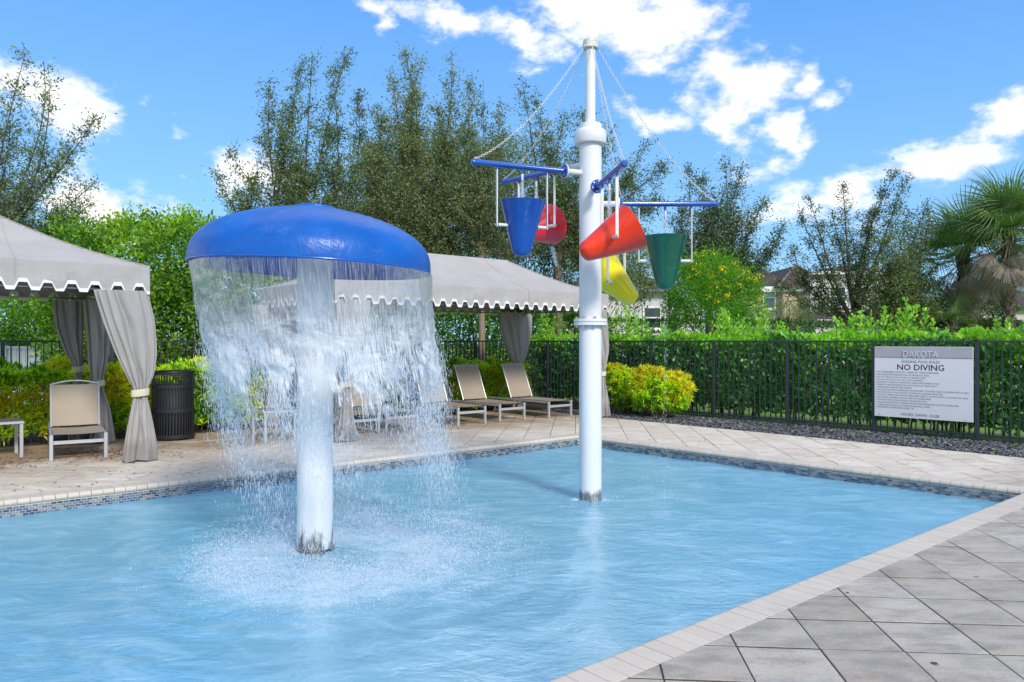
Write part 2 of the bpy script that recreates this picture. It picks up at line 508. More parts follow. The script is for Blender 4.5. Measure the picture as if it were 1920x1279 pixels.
M['tie'] = simple('cream_tie_band', (.66, .62, .44), .8, vary=.08, bump=.4, bscale=60)

def sling():
    m, t = mat('taupe_mesh_sling')
    tc = t.node('ShaderNodeTexCoord').outputs['Object']
    n = t.noise(tc, 3, 5, .6)
    c = t.mix(t.mapr(n, .35, .7), (.375, .31, .24), (.33, .27, .205))
    w1 = t.node('ShaderNodeTexWave', {'Vector': tc, 'Scale': 70.0}, bands_direction='X').outputs[1]
    w2 = t.node('ShaderNodeTexWave', {'Vector': tc, 'Scale': 70.0}, bands_direction='Z').outputs[1]
    hh = t.math('ADD', w1, w2)
    c = t.mix(t.mapr(hh, .4, 1.6, .25, 0), c, (.36, .285, .215))
    b = t.node('ShaderNodeBump', {'Height': hh, 'Strength': .2, 'Distance': .002})
    out(t, t.node('ShaderNodeBsdfPrincipled', {'Base Color': c, 'Roughness': .6, 'Normal': b.outputs[0]}))
    return m
M['sling'] = sling()

# ------------------------------------------------------------------ ground layout (metres; camera stands on the near deck)
u = np.array([.7638, .6455])                  # along the long pool sides
nu = np.array([-.6455, .7638])                # across the pool, away from the camera
w_ = np.array([.678, -.735])                  # along the end side, the gravel and the right fence
wn = np.array([.735, .678])
C0 = np.array([1.08, 12.33])                  # far corner, outer edge of the coping
N0 = np.array([.46, 3.333])                   # on the near side, outer edge of the coping
G0 = np.array([4.657, 11.81])                 # edge between deck and gravel
K0 = np.array([-7.0, 10.75])                  # edge between deck and planting bed
FC = np.array([.33, 18.6])                    # corner of the fence
UANG = math.atan2(u[1], u[0])
def isect(p, d, q, e):
    A = np.array([d, -e]).T
    s = np.linalg.solve(A, q - p)
    return p + d * s[0]
CW = .212                                     # coping width
WL = -.155                                    # water level
C1 = isect(C0 - nu * CW, u, C0 - wn * CW, w_)           # inner far corner
NE0 = isect(N0, u, C0, w_)                               # right end, outer
NE1 = isect(N0 + nu * CW, u, C0 - wn * CW, w_)          # right end, inner
LB1 = C1 - u * 14.0
NB1 = isect(N0 + nu * CW, u, LB1, nu)

# earth sheet to the horizon, lawn sheet beyond the fence, bed and gravel
def sheet(name, pts, z, m, kind='structure'):
    me = bpy.data.meshes.new(name)
    me.from_pydata([(p[0], p[1], z) for p in pts], [], [tuple(range(len(pts)))])
    me.materials.append(m)
    return tag(link(name, me), kind=kind)
def grassmat():
    m, t = mat('lawn')
    p = worldnoise(t)
    c = t.mix(t.mapr(t.noise(p, 1.3, 5), .35, .65), (.11, .22, .025), (.20, .33, .04))
    c = t.mix(t.mapr(t.noise(p, 60, 3), .4, .7, 0, .5), c, (.26, .36, .06))
    b = t.node('ShaderNodeBump', {'Height': t.noise(p, 90, 3), 'Strength': .8, 'Distance': .03})
    out(t, t.node('ShaderNodeBsdfPrincipled', {'Base Color': c, 'Roughness': .8, 'Normal': b.outputs[0]}))
    return m
M['lawn'] = grassmat()
# the ground sheet is cut open where the pool lies
big = 400.0
ground_v = [(-big, -big), (big, -big), (big, big), (-big, big)]
hole = [C1 + wn*.1 + nu*.1, NE1 + wn*.1 - nu*.1, NB1 - nu*.1 - u*.1, LB1 + nu*.1 - u*.1]
def ground_with_hole():
    h = [tuple(p) for p in hole]
    # order both loops and bridge corner to corner: hole corners far, right, near, left
    O = [(0, big), (big, 0), (0, -big), (-big, 0)]
    vs = [(x, y, -.03) for x, y in O] + [(x, y, -.03) for x, y in h]
    ex = [(big, big, -.03), (big, -big, -.03), (-big, -big, -.03), (-big, big, -.03)]
    vs += ex
    fs = [(0, 4, 5, 1), (1, 5, 6, 2), (2, 6, 7, 3), (3, 7, 4, 0), (0, 1, 8), (1, 2, 9), (2, 3, 10), (3, 0, 11)]
    me = bpy.data.meshes.new('ground')
    me.from_pydata(vs, [], fs)
    me.materials.append(M['lawn'])
    return tag(link('ground', me), kind='structure')
ground_with_hole()

# ------------------------------------------------------------------ pool shell, mosaic band, coping
def pool_floor_mat():
    m, t = mat('pale_blue_plaster')
    p = worldnoise(t)
    c = t.mix(t.mapr(t.noise(p, 1.5, 4), .35, .65), (.36, .66, .82), (.46, .75, .88))
    out(t, t.node('ShaderNodeBsdfPrincipled', {'Base Color': c, 'Roughness': .7}))
    return m
M['plaster'] = pool_floor_mat()
FZ = -.62
sheet('pool_floor', [C1, NE1, NB1, LB1][::-1], FZ, M['plaster'])
pw = MB()
loop = [C1, NE1, NB1, LB1]
for i in range(4):
    a, b = loop[i], loop[(i + 1) % 4]
    n_ = np.array([-(b - a)[1], (b - a)[0]]); n_ = n_ / np.linalg.norm(n_)
    if np.dot(n_, a - (C1 + NB1) / 2) < 0: n_ = -n_
    a2, b2 = a + n_ * .10, b + n_ * .10
    pw.add([(*a, FZ - .002), (*b, FZ - .002), (*b, -.06), (*a, -.06), (*a2, FZ), (*b2, FZ), (*b2, -.06), (*a2, -.06)], [(0, 1, 2, 3), (3, 2, 6, 7), (5, 4, 7, 6)])
wall = tag(pw.build('pool_wall', M['grout']), kind='structure')

TW, TH = .052, .0245
tilemesh = MB().box((-TW/2 + .0022, -.004, -TH/2 + .0022), (TW/2 - .0022, .0, TH/2 - .0022), bev=.0012).mesh('tile', M['mosaic'])
spots = []
for (a, d, nin, Lg) in ((C1, -u, -nu, 11.0), (C1, w_, -wn, float(np.linalg.norm(NE1 - C1)))):
    n_t = int(Lg / TW)
    ang_ = math.atan2(d[1], d[0])
    for i in range(n_t):
        for j in range(6):
            p = a + d * (i * TW + TW * (.5 if j % 2 else 1.0)) + nin * .001
            z = -.062 - TH * (j + .5)
            spots.append((p, z, ang_, nin))
def seen(p, mgn=1.15):
    return p[1] > .5 and abs(p[0]) < p[1] * 960 / F * mgn + .3
spots = [s for s in spots if seen(s[0])]
spots.sort(key=lambda s: s[0][0]**2 + s[0][1]**2 + (100 if s[1] < WL - .02 else 0))
rest = MB()
for i, (p, z, a_, nin) in enumerate(spots):
    side_ = math.atan2(nin[1], nin[0]) + math.pi / 2
    if i < 300:
        link('tile', tilemesh, wall, (p[0], p[1], z), (0, 0, side_))
    else:
        Mx = Matrix.Translation((p[0], p[1], z)) @ Matrix.Rotation(side_, 4, 'Z')
        rest.box((-TW/2 + .0022, -.004, -TH/2 + .0022), (TW/2 - .0022, .0, TH/2 - .0022), Mx)
tag(rest.build('mosaic_tiles', M['mosaic'], wall), kind='stuff')

# coping bricks with a rounded nose towards the water
def coping_mesh(wd):
    prof = [(0, -.035), (0, 0.0), (CW - .028, .003), (CW - .010, -.004), (CW + .004, -.020), (CW + .006, -.036), (CW - .004, -.050), (CW - .02, -.056), (0, -.056)]
    prof = [(0, -.056), (0, -.0014), (.002, -.0004), (CW - .024, .0005), (CW - .006, -.005), (CW + .006, -.019), (CW + .009, -.034), (CW + .002, -.050), (CW - .012, -.057)]
    h = wd / 2
    vs, k = [], len(prof)
    for xs, ins in ((-h, 0), (h, 0)):
        for (y, z) in prof:
            vs.append((xs, y, z))
    mb = MB()
    fs = [(i, (i + 1) % k, k + (i + 1) % k, k + i) for i in range(k)]
    mb.add(vs, fs + [tuple(range(k))[::-1], tuple(range(k, 2 * k))])
    me = mb.mesh('brick', M['coping'])
    me.validate()
    return me
BL = .1045
brick = coping_mesh(BL - .0045)
def coping(name, a, d, nin, Lg):
    root = tag(empty(name), kind='structure')
    n_b = int(Lg / BL)
    # local +y must point to the water: rotation so that +y = nin
    rz = math.atan2(nin[1], nin[0]) - math.pi / 2
    for i in range(n_b):
        p = a + d * (BL * (i + .5))
        if abs(p[0]) < abs(p[1]) * 1.2 + 3:
            link('brick', brick, root, (p[0], p[1], random.uniform(-.0007, .0007)), (random.uniform(-.003, .003), 0, rz + random.uniform(-.003, .003)))
    q0, q1 = a, a + d * Lg
    bedm = MB().add([(*(q0 + nin * .02), -.058), (*(q1 + nin * .02), -.058), (*(q1 + nin * (CW - .012)), -.058), (*(q0 + nin * (CW - .012)), -.058),
                     (*(q0 + nin * .02), -.0034), (*(q1 + nin * .02), -.0034), (*(q1 + nin * (CW - .050)), -.0034), (*(q0 + nin * (CW - .050)), -.0034)],
                    [(0, 1, 2, 3), (4, 5, 6, 7), (3, 2, 6, 7), (0, 1, 5, 4)])
    bedm.build('mortar_bed', M['grout'], root)
coping('pool_coping_far_side', C0 - u * .0, -u, -nu, 13.5)
coping('pool_coping_end', C0 + w_ * .02, w_, -wn, float(np.linalg.norm(NE0 - C0)) - .02)
coping('pool_coping_near_side', NE0 + u * .0, -u, nu, 11.5)

# ------------------------------------------------------------------ deck pavers
TH_ = 0.08444718; S_ = .39873; O_ = np.array([.67419, 3.36385])
e1 = np.array([math.cos(TH_), -math.sin(TH_)]); e2 = np.array([math.sin(TH_), math.cos(TH_)])
def clip(poly, p0, n_):
    res_, k = [], len(poly)
    for i in range(k):
        a, b = poly[i], poly[(i + 1) % k]
        da, db = np.dot(a - p0, n_), np.dot(b - p0, n_)
        if da >= 0: res_.append(a)
        if (da > 0 and db < 0) or (da < 0 and db > 0):
            res_.append(a + (b - a) * da / (da - db))
    return res_
LIM = [(G0, -wn), (K0, -nu)]
REG = [[(N0, -nu)], [(C0, wn), (N0, nu)], [(C0, nu), (C0, -wn)]]
pieces = []
for i in range(-60, 50):
    for j in range(-16, 50):
        c = O_ + e1 * (i + .5) * S_ + e2 * (j + .5) * S_
        if abs(c[0]) > abs(c[1]) * 1.5 + 4 or c[1] < -2.5: continue
        g = .0040; h = .0075
        sq = [O_ + e1 * (i * S_ + g) + e2 * (j * S_ + h), O_ + e1 * ((i+1) * S_ - g) + e2 * (j * S_ + h),
              O_ + e1 * ((i+1) * S_ - g) + e2 * ((j+1) * S_ - h), O_ + e1 * (i * S_ + g) + e2 * ((j+1) * S_ - h)]
        for ri, reg in enumerate(REG):
            p = sq
            for (q, n_) in reg + LIM:
                p = clip(p, q + n_ * .0018, n_)
                if len(p) < 3: break
            if len(p) < 3: continue
            ar = abs(sum(p[k][0] * p[(k+1) % len(p)][1] - p[(k+1) % len(p)][0] * p[k][1] for k in range(len(p)))) / 2
            if ar < .0008: continue
            pieces.append((c[0]**2 + c[1]**2 + (0 if seen(c, 1.08) and c[1] > 2.0 else 1e4), p, ar))
pieces.sort(key=lambda x: x[0])
def paver_into(mb, p, dz, tl):
    c = sum(p) / len(p)
    k = len(p)
    v = []
    for q in p: v.append((*q, -.045))
    for q in p: v.append((*q, -.0025 + dz + np.dot(q - c, tl)))
    for q in p:
        d = c - q; L_ = np.linalg.norm(d)
        q2 = q + d / L_ * min(.0035, L_ * .4)
        v.append((*q2, -.0005 + dz + np.dot(q - c, tl)))
    fs = []
    for i in range(k):
        j = (i + 1) % k
        fs += [(i, j, k + j, k + i), (k + i, k + j, 2*k + j, 2*k + i)]
    fs.append(tuple(range(2*k, 3*k)))
    mb.add(v, fs)
deck = tag(empty('pool_deck'), kind='structure')
restp = MB()
for idx, (_, p, ar) in enumerate(pieces):
    dz = random.uniform(-.002, .0015)
    tl = np.array([random.uniform(-.004, .004), random.uniform(-.004, .004)])
    if idx < 300:
        mb = MB(); paver_into(mb, p, dz, tl); mb.build('paver', M['paver'], deck)
    else:
        paver_into(restp, p, dz * .7, tl * .5)
tag(restp.build('far_pavers', M['paver'], deck), kind='stuff')
print('pavers', len(pieces), 'tiles', len(spots))
def quad(name, a, b, c, d, z, m, parent=None):
    me = bpy.data.meshes.new(name)
    me.from_pydata([(*p, z) for p in (a, b, c, d)], [], [(0, 1, 2, 3)])
    me.materials.append(m)
    return link(name, me, parent)
GI = isect(G0, w_, K0, u)                       # where gravel edge meets bed edge
quad('joint_bed', N0 - u * 12, N0 + u * 22, N0 + u * 22 - nu * 9, N0 - u * 12 - nu * 9, -.0042, M['joint'], deck)
quad('joint_bed', C0, NE0, isect(N0, u, G0, w_), GI, -.0042, M['joint'], deck)
quad('joint_bed', C0, GI, K0 - u * 10, C0 - u * 20, -.0042, M['joint'], deck)

# planting bed under the clipped shrubs, gravel strip in front of the fence
FR = FC + w_ * 16
quadb = quad('planting_bed', GI, isect(FC, u, G0, w_) + nu * .6, K0 - u * 12 + nu * 1.7, K0 - u * 12, -.008, M['soil'])
tag(quadb, kind='structure')
GW = float(np.dot(FC - G0, wn))                # from the deck edge to the fence line
gb = quad('gravel_bed', G0 - w_ * 9, G0 + w_ * 14, G0 + w_ * 14 + wn * (GW + .28), G0 - w_ * 9 + wn * (GW + .28), -.016, M['soil'])
tag(gb, kind='structure')
def gravelmat():
    m, t = mat('slate_pebble')
    rr = t.node('ShaderNodeNewGeometry').outputs['Random Per Island']
    cr = t.node('ShaderNodeValToRGB', {'Fac': rr})
    e = cr.color_ramp
    cols = [(0, (.03, .033, .04)), (.35, (.075, .08, .092)), (.7, (.13, .137, .15)), (.93, (.24, .25, .26)), (1, (.32, .30, .27))]
    while len(e.elements) < len(cols): e.elements.new(.5)
    for x, (ps, cc) in zip(e.elements, cols): x.position = ps; x.color = (*cc, 1)
    out(t, t.node('ShaderNodeBsdfPrincipled', {'Base Color': cr.outputs[0], 'Roughness': .6}))
    return m
M['pebble'] = gravelmat()
ng = 19000
sa = rng.uniform(-6.2, 6.2, ng)
sb = rng.uniform(0.01, GW + .18, ng)
P = G0[None] + w_[None] * sa[:, None] + wn[None] * sb[:, None]
keep = (np.abs(P[:, 0]) < P[:, 1] * .70) & (P[:, 1] > 6)
keep &= ~((sb > .5) & (P[:, 1] > 16.4))
P = P[keep]; n = len(P)
P3 = np.c_[P, rng.uniform(-.012, .012, n)]
oct_v = [(1,0,0),(0,1,0),(-1,0,0),(0,-1,0),(.1,.1,.75),(0,0,-.7),(.62,.62,.3),(-.62,.62,.25),(-.62,-.62,.3),(.62,-.62,.25)]
oct_f = [np.array([[4,0,6],[4,6,1],[4,1,7],[4,7,2],[4,2,8],[4,8,3],[4,3,9],[4,9,0],[0,1,6],[1,2,7],[2,3,8],[3,0,9]])]
A = unit(rng.normal(0, 1, (n, 3)) * np.array([1, 1, .3]))
Bv = unit(np.cross(A, rng.normal(0, .3, (n, 3)) + np.array([0, 0, 1])))
Cv = np.cross(A, Bv)
sz = rng.uniform(.014, .029, n)[:, None]
Mx = np.stack([A * sz, Bv * sz * rng.uniform(.6, .9, (n, 1)), -Cv * sz * rng.uniform(.5, .8, (n, 1))], axis=2)
tag(link('gravel', instmesh('gravel', oct_v, oct_f, P3, Mx, M['pebble'])), 'dark grey slate pebbles in the strip between deck and fence', 'gravel', kind='stuff')
# ------------------------------------------------------------------ pool water: rippled surface over a pale floor
MUSH = np.array([-1.562, 6.01])
def water_mat():
    m, t = mat('pool_water')
    p = worldnoise(t)
    # ripple relief
    n1 = t.noise(t.mapping(p, (1, 1.5, 1), rot=(0, 0, R(12))), 3.2, 5, .62, .7)
    n2 = t.noise(t.mapping(p, (1, 1.7, 1), (3, 1, 0), rot=(0, 0, R(-20))), 9.5, 4, .6, .4)
    n3 = t.noise(p, 30, 3, .6)
    hsum = t.math('ADD', t.math('ADD', n1, t.math('MULTIPLY', n2, .38)), t.math('MULTIPLY', n3, .10))
    bump = t.node('ShaderNodeBump', {'Height': hsum, 'Strength': .34, 'Distance': .05})
    # aerated water: foam where the fountain lands, thinning outwards
    d = t.node('ShaderNodeVectorMath', {0: t.mapping(p, (1, .92, 0)), 1: (MUSH[0] + .22, (MUSH[1] - .25) * .92, 0)}, operation='DISTANCE').outputs['Value']
    ring = t.math('MULTIPLY', t.mapr(d, 1.75, .7, 0, 1, True), t.mapr(d, .12, .45, .65, 1, True))
    fz = t.noise(p, 5.5, 8, .72, .5)
    fz2 = t.noise(p, 36, 4, .65)
    foam = t.math('ADD', t.math('MULTIPLY', ring, .62), t.math('ADD', t.math('MULTIPLY', fz, .55), t.math('MULTIPLY', fz2, .40)))
    foam = t.math('MULTIPLY', t.mapr(foam, .84, 1.22, 0, .50, True), t.mapr(ring, 0, .25))
    # small bubbles carried across the pool leave paler streaks
    st = t.noise(t.mapping(p, (1, 2.0, 1), (1, 8, 0), rot=(0, 0, R(15))), 1.6, 8, .68, 1.2)
    milk = t.mapr(st, .40, .72, 0, .62, True)
    body = t.mix(milk, (.165, .50, .68), (.40, .69, .81))
    body = t.mix(foam, body, (.86, .90, .93))
    diff = t.node('ShaderNodeBsdfDiffuse', {'Color': body, 'Normal': bump.outputs[0]})
    tr = t.node('ShaderNodeBsdfTransparent', {'Color': (.55, .84, .96, 1)})
    opac = t.math('ADD', .78, t.math('MULTIPLY', t.math('MAXIMUM', foam, milk), .22), clamp=True)
    ms = t.node('ShaderNodeMixShader', {0: opac, 1: tr.outputs[0], 2: diff.outputs[0]})
    gl = t.node('ShaderNodeBsdfGlossy', {'Color': (1, 1, 1, 1), 'Roughness': .26, 'Normal': bump.outputs[0]})
    fr = t.node('ShaderNodeFresnel', {'IOR': 1.33, 'Normal': bump.outputs[0]})
    fin = t.node('ShaderNodeMixShader', {0: t.math('MULTIPLY', t.math('MULTIPLY', fr, .38), t.mapr(foam, 0, .6, 1, .25)), 1: ms.outputs[0], 2: gl.outputs[0]})
    out(t, fin)
    return m
M['water'] = water_mat()
def water_surface():
    # grid in pool coordinates, finer near the camera is not needed: waves 6 cm long
    L1, W1 = 13.9, float(np.dot(C1 - NB1, nu))
    na, nb = 420, 190
    a = np.linspace(0, 1, na); b = np.linspace(0, 1, nb)
    A, Bb = np.meshgrid(a, b, indexing='ij')
    # bilinear over the four inner corners
    c00, c10, c11, c01 = LB1, C1, NE1, NB1
    Pq = (c00[None, None] * (1-A)[..., None] * (1-Bb)[..., None] + c10 * A[..., None] * (1-Bb)[..., None] + c11 * A[..., None] * Bb[..., None] + c01 * (1-A)[..., None] * Bb[..., None])
    X, Y = Pq[..., 0], Pq[..., 1]
    Z = np.zeros_like(X)
    r2 = np.random.default_rng(3)
    for k in range(26):
        lam = r2.uniform(.25, 1.3); th = r2.uniform(0, 2*np.pi)
        kx, ky = 2*np.pi/lam*np.cos(th), 2*np.pi/lam*np.sin(th)
        Z += .0009 * lam * np.sin(kx*X + ky*Y + r2.uniform(0, 7) + .8*np.sin(X*1.3 + Y*.9 + k))
    d = np.hypot(X - MUSH[0] - .2, Y - MUSH[1] + .2)
    Z += .004 * np.sin(d * 22) * np.exp(-((d - 1.3) / .9)**2)
    rr_ = r2.normal(0, 1, Z.shape)
    Z += rr_ * .004 * np.clip(1.5 - d, 0, .6)
    d2 = np.hypot(X - .818, Y - 7.9)
    Z += .012 * np.exp(-((d2 - .15) / .06)**2) * np.sin(np.arctan2(Y - 7.9, X - .818) * 5)
    V = np.stack([X, Y, WL + Z], -1).reshape(-1, 3)
    idx = np.arange(na * nb).reshape(na, nb)
    Fq = np.stack([idx[:-1, :-1], idx[:-1, 1:], idx[1:, 1:], idx[1:, :-1]], -1).reshape(-1, 4)[:, ::-1]
    return tag(link('pool_water', np_mesh('pool_water', V, [Fq], M['water'], smooth=True)), kind='structure')
water_surface()

# ------------------------------------------------------------------ mushroom fountain
def cap_mat():
    m, t = mat('wet_blue_fibreglass')
    tc = t.node('ShaderNodeTexCoord').outputs['Object']
    n = t.noise(tc, 2.4, 5, .6)
    c = t.mix(t.mapr(n, .4, .65), (.0003, .088, .39), (.0005, .118, .49))
    # scale deposits in thin pale patches
    sc = t.noise(t.mapping(tc, (1, 1, 1.6)), 4.2, 9, .75)
    sc2 = t.noise(tc, 70, 3, .6)
    dep = t.math('MULTIPLY', t.mapr(sc, .53, .74), t.mapr(sc2, .38, .7))
    c = t.mix(t.math('MULTIPLY', dep, .34), c, (.35, .55, .85))
    film = t.noise(t.mapping(tc, (1, 1, .35)), 26, 4, .6, .8)
    film2 = t.noise(tc, 9, 4, .6, .8)
    b = t.node('ShaderNodeBump', {'Height': t.math('ADD', film, t.math('MULTIPLY', film2, 1.5)), 'Strength': .20, 'Distance': .02})
    out(t, t.node('ShaderNodeBsdfPrincipled', {'Base Color': c, 'Roughness': .4, 'Specular IOR Level': .3, 'Coat Weight': .16, 'Coat Roughness': .12, 'Coat IOR': 1.33, 'Coat Normal': b.outputs[0], 'Normal': b.outputs[0]}))
    return m
M['cap'] = cap_mat()
def post_mat(name, z0, z1, amt, seedv):
    """white post, black mould and worn primer just above the water line"""
    m, t = mat(name)
    tc = t.node('ShaderNodeTexCoord').outputs['Object']
    s = t.node('ShaderNodeSeparateXYZ', {0: tc})
    n = t.noise(t.mapping(tc, (1, 1, .22), (seedv, 0, 0)), 13, 6, .65)
    n2 = t.noise(t.mapping(tc, (1, 1, .5), (seedv, 4, 0)), 40, 5, .7)
    hgt = t.mapr(s.outputs[2], z0, z1, 1, 0)
    mold = t.math('ADD', t.math('MULTIPLY', n, .9), t.math('ADD', t.math('MULTIPLY', hgt, .55), t.math('MULTIPLY', n2, .25)))
    f = t.math('MULTIPLY', t.mapr(mold, .93, 1.10, 0, amt), t.mapr(hgt, 0, .2))
    g = t.noise(t.mapping(tc, (1, 1, .1)), 6, 5, .6)
    base = t.mix(t.mapr(g, .4, .7), (.78, .79, .80), (.68, .70, .71))
    sp = t.noise(tc, 45, 3, .7)
    base = t.mix(t.mapr(sp, .70, .76, 0, .5), base, (.42, .36, .28))
    c = t.mix(f, base, (.055, .06, .065))
    b = t.node('ShaderNodeBump', {'Height': t.noise(t.mapping(tc, (1, 1, .2)), 20, 4), 'Strength': .12, 'Distance': .01})
    out(t, t.node('ShaderNodeBsdfPrincipled', {'Base Color': c, 'Roughness': .3, 'Coat Weight': .3, 'Coat Roughness': .1, 'Normal': b.outputs[0]}))
    return m
M['post_a'] = post_mat('mouldy_white_post', 0.0, .52, .93, 1.0)
M['post_b'] = post_mat('stained_white_pole', .06, .22, .85, 3.0)

mush = tag(empty('mushroom_fountain', (MUSH[0], MUSH[1], FZ)), 'big blue mushroom cap on a stout white post pouring a water curtain', 'fountain')
base_w = WL - FZ
mb = MB()
mb.lathe([(.165, 0), (.165, .02), (.142, .03), (.1405, base_w - .01), (.1405, base_w + .02), (.140, 2.05 - FZ), (.140, 2.25 - FZ)], 48)
po = mb.build('post', M['post_a'], mush, smooth=True, angle=40)
# the stain gradient is measured from the water line up
po.data.transform(Matrix.Translation((0, 0, -base_w))); po.location = (0, 0, base_w)
top = 2.560 - FZ
RS = .938
prof = [(.985, -.482), (.990, -.474), (.992, -.462), (.990, -.43), (.984, -.385), (.968, -.335), (.935, -.285), (.885, -.235), (.815, -.188), (.72, -.142), (.61, -.104), (.49, -.072), (.36, -.044), (.25, -.024), (.185, -.016), (.165, -.012), (.16, .000), (.135, .008), (.06, .012), (.001, .012)]
def smooth_prof(pr, k=3):
    outp = []
    for i in range(len(pr) - 1):
        p0, p1, p2, p3 = pr[max(i-1, 0)], pr[i], pr[i+1], pr[min(i+2, len(pr)-1)]
        for j in range(k):
            t = j / k
            q = []
            for a in (0, 1):
                q.append(.5 * (2*p1[a] + (p2[a]-p0[a])*t + (2*p0[a]-5*p1[a]+4*p2[a]-p3[a])*t*t + (3*p1[a]-p0[a]-3*p2[a]+p3[a])*t**3))
            outp.append(tuple(q))
    outp.append(pr[-1])
    return outp
prof = [(r_ if r_ < .2 else r_ * RS, z_ * 1.03 if z_ < 0 else z_) for r_, z_ in prof]
inner = [(.16, -.30), (.5, -.22), (.7, -.26), (.84, -.34), (.905, -.42), (.915, -.497)]
mb = MB().lathe(inner + smooth_prof(prof), 128, closed=False)
TILT = Matrix.Rotation(R(2.1), 4, 'Y')
cap = mb.build('cap', M['cap'], mush, smooth=True, loc=(0, 0, top))
cap.rotation_euler = (0, R(2.1), 0)
MB().lathe([(.9285, -.497), (.9335, -.493), (.9335, -.484), (.930, -.480)], 128, closed=False).build('cap_rim', M['blue'], cap, smooth=True)
fl = MB().lathe([(.135, -.34), (.20, -.335), (.20, -.315), (.16, -.30), (.142, -.30)], 40, closed=False)
fl.build('cap_collar', M['white_plain'], cap, smooth=True, angle=40)
# the white cap foot bolts under water are not seen; black scuffed skirt at the water line
MB().lathe([(.1425, -.10), (.1445, -.095), (.1445, .018), (.142, .024)], 48, closed=False).build('foot_ring', simple('scuffed_black_ring', (.05, .055, .055), .45, vary=.3, dscale=20, dirt=(.5, .5, .48), dirt_amt=.8), mush, smooth=True, loc=(0, 0, base_w))

# ---- falling water: torn film below the rim, then strings and drops
def film_mat():
    m, t = mat('falling_water_film')
    uv = t.node('ShaderNodeUVMap').outputs[0]
    s = t.node('ShaderNodeSeparateXYZ', {0: uv})
    z = s.outputs[1]                               # metres below the rim
    streak = t.noise(t.mapping(uv, (105, 5.5, 1)), 1.0, 4, .65)
    streak2 = t.noise(t.mapping(uv, (40, 2.2, 1), (3, 7, 0)), 1.0, 4, .6)
    fold = t.noise(t.mapping(uv, (2.6, 6.0, 1), (9, 2, 0)), 1.0, 7, .66, 1.6)
    fold2 = t.noise(t.mapping(uv, (5.5, 3.6, 1), (1, 5, 0)), 1.0, 6, .62, 1.4)
    ridge2 = t.math('SUBTRACT', 1.0, t.math('MULTIPLY', t.math('ABSOLUTE', t.math('SUBTRACT', fold2, .5)), 11.0), clamp=True)
    clump = t.noise(t.mapping(uv, (3.4, 2.0, 1), (4, 6, 0)), 1.0, 6, .62, .8)
    ridge = t.math('SUBTRACT', 1.0, t.math('MULTIPLY', t.math('ABSOLUTE', t.math('SUBTRACT', fold, .5)), 9.0), clamp=True)
    # upper part: fine even veil; lower part: whiter folds; further down it tears open
    low = t.mapr(z, .15, .80, 0, 1, True)
    veil = t.math('ADD', t.mapr(streak, .40, .72, .02, .40), t.mapr(streak2, .46, .74, 0, .22))
    foldw = t.math('MULTIPLY', low, t.math('ADD', t.math('MULTIPLY', t.math('MAXIMUM', ridge, ridge2), t.mapr(streak, .32, .58, .30, 1.15)), t.math('MULTIPLY', t.mapr(clump, .48, .66, 0, .85), t.mapr(streak, .36, .60, .25, 1.0))))
    a = t.math('ADD', veil, foldw)
    tear = t.math('ADD', clump, t.math('MULTIPLY', t.math('SUBTRACT', streak, .5), .9))
    thr = t.mapr(z, .34, 1.42, .20, .84)
    keep = t.mapr(t.math('SUBTRACT', tear, thr), -.03, .08)
    a = t.math('MULTIPLY', a, keep, clamp=True)
    hb = t.math('ADD', t.math('MULTIPLY', streak, .4), t.math('ADD', fold, streak2))
    bump = t.node('ShaderNodeBump', {'Height': hb, 'Strength': .35, 'Distance': .02})
    dif = t.node('ShaderNodeBsdfDiffuse', {'Color': (.95, .95, .96, 1), 'Normal': bump.outputs[0]})
    trl = t.node('ShaderNodeBsdfTranslucent', {'Color': (.96, .97, .98, 1), 'Normal': bump.outputs[0]})
    wht = t.node('ShaderNodeMixShader', {0: .5, 1: dif.outputs[0], 2: trl.outputs[0]})
    gl = t.node('ShaderNodeBsdfGlossy', {'Roughness': .12, 'Normal': bump.outputs[0]})
    tp = t.node('ShaderNodeBsdfTransparent', {'Color': (.985, .99, .995, 1)})
    fr = t.node('ShaderNodeFresnel', {'IOR': 1.22, 'Normal': bump.outputs[0]})
    thin = t.node('ShaderNodeMixShader', {0: t.math('MULTIPLY', fr, t.math('MULTIPLY', keep, .75)), 1: tp.outputs[0], 2: gl.outputs[0]})
    out(t, t.node('ShaderNodeMixShader', {0: a, 1: thin.outputs[0], 2: wht.outputs[0]}))
    return m
M['film'] = film_mat()
def spray_mat():
    m, t = mat('water_drops')
    g = t.node('ShaderNodeNewGeometry').outputs['Random Per Island']
    pb = t.node('ShaderNodeBsdfPrincipled', {'Base Color': (.82, .86, .9, 1), 'Roughness': .12})
    trl = t.node('ShaderNodeBsdfTranslucent', {'Color': (.9, .95, 1, 1)})
    a = t.node('ShaderNodeMixShader', {0: .5, 1: pb.outputs[0], 2: trl.outputs[0]})
    tp = t.node('ShaderNodeBsdfTransparent', {'Color': (.96, .98, 1, 1)})
    out(t, t.node('ShaderNodeMixShader', {0: t.mapr(g, 0, 1, .55, 1.0), 1: tp.outputs[0], 2: a.outputs[0]}))
    return m
M['drops'] = spray_mat()
RIMC = np.array([MUSH[0], MUSH[1]])
def curtain_pos(th, s):
    """th angle, s metres below the rim -> x, y, z and radius (wind pushes the fall to the right)"""
    tiltz = -.036 * np.cos(th)
    z = 2.064 - s + tiltz * np.clip(1 - s, 0, 1)
    r = .924 - .10 * np.clip(s, 0, 2.3)**1.1
    wx = .05 * s + .10 * s**1.5
    return RIMC[0] + wx + r * np.cos(th), RIMC[1] - .02 * s + r * np.sin(th), z, r
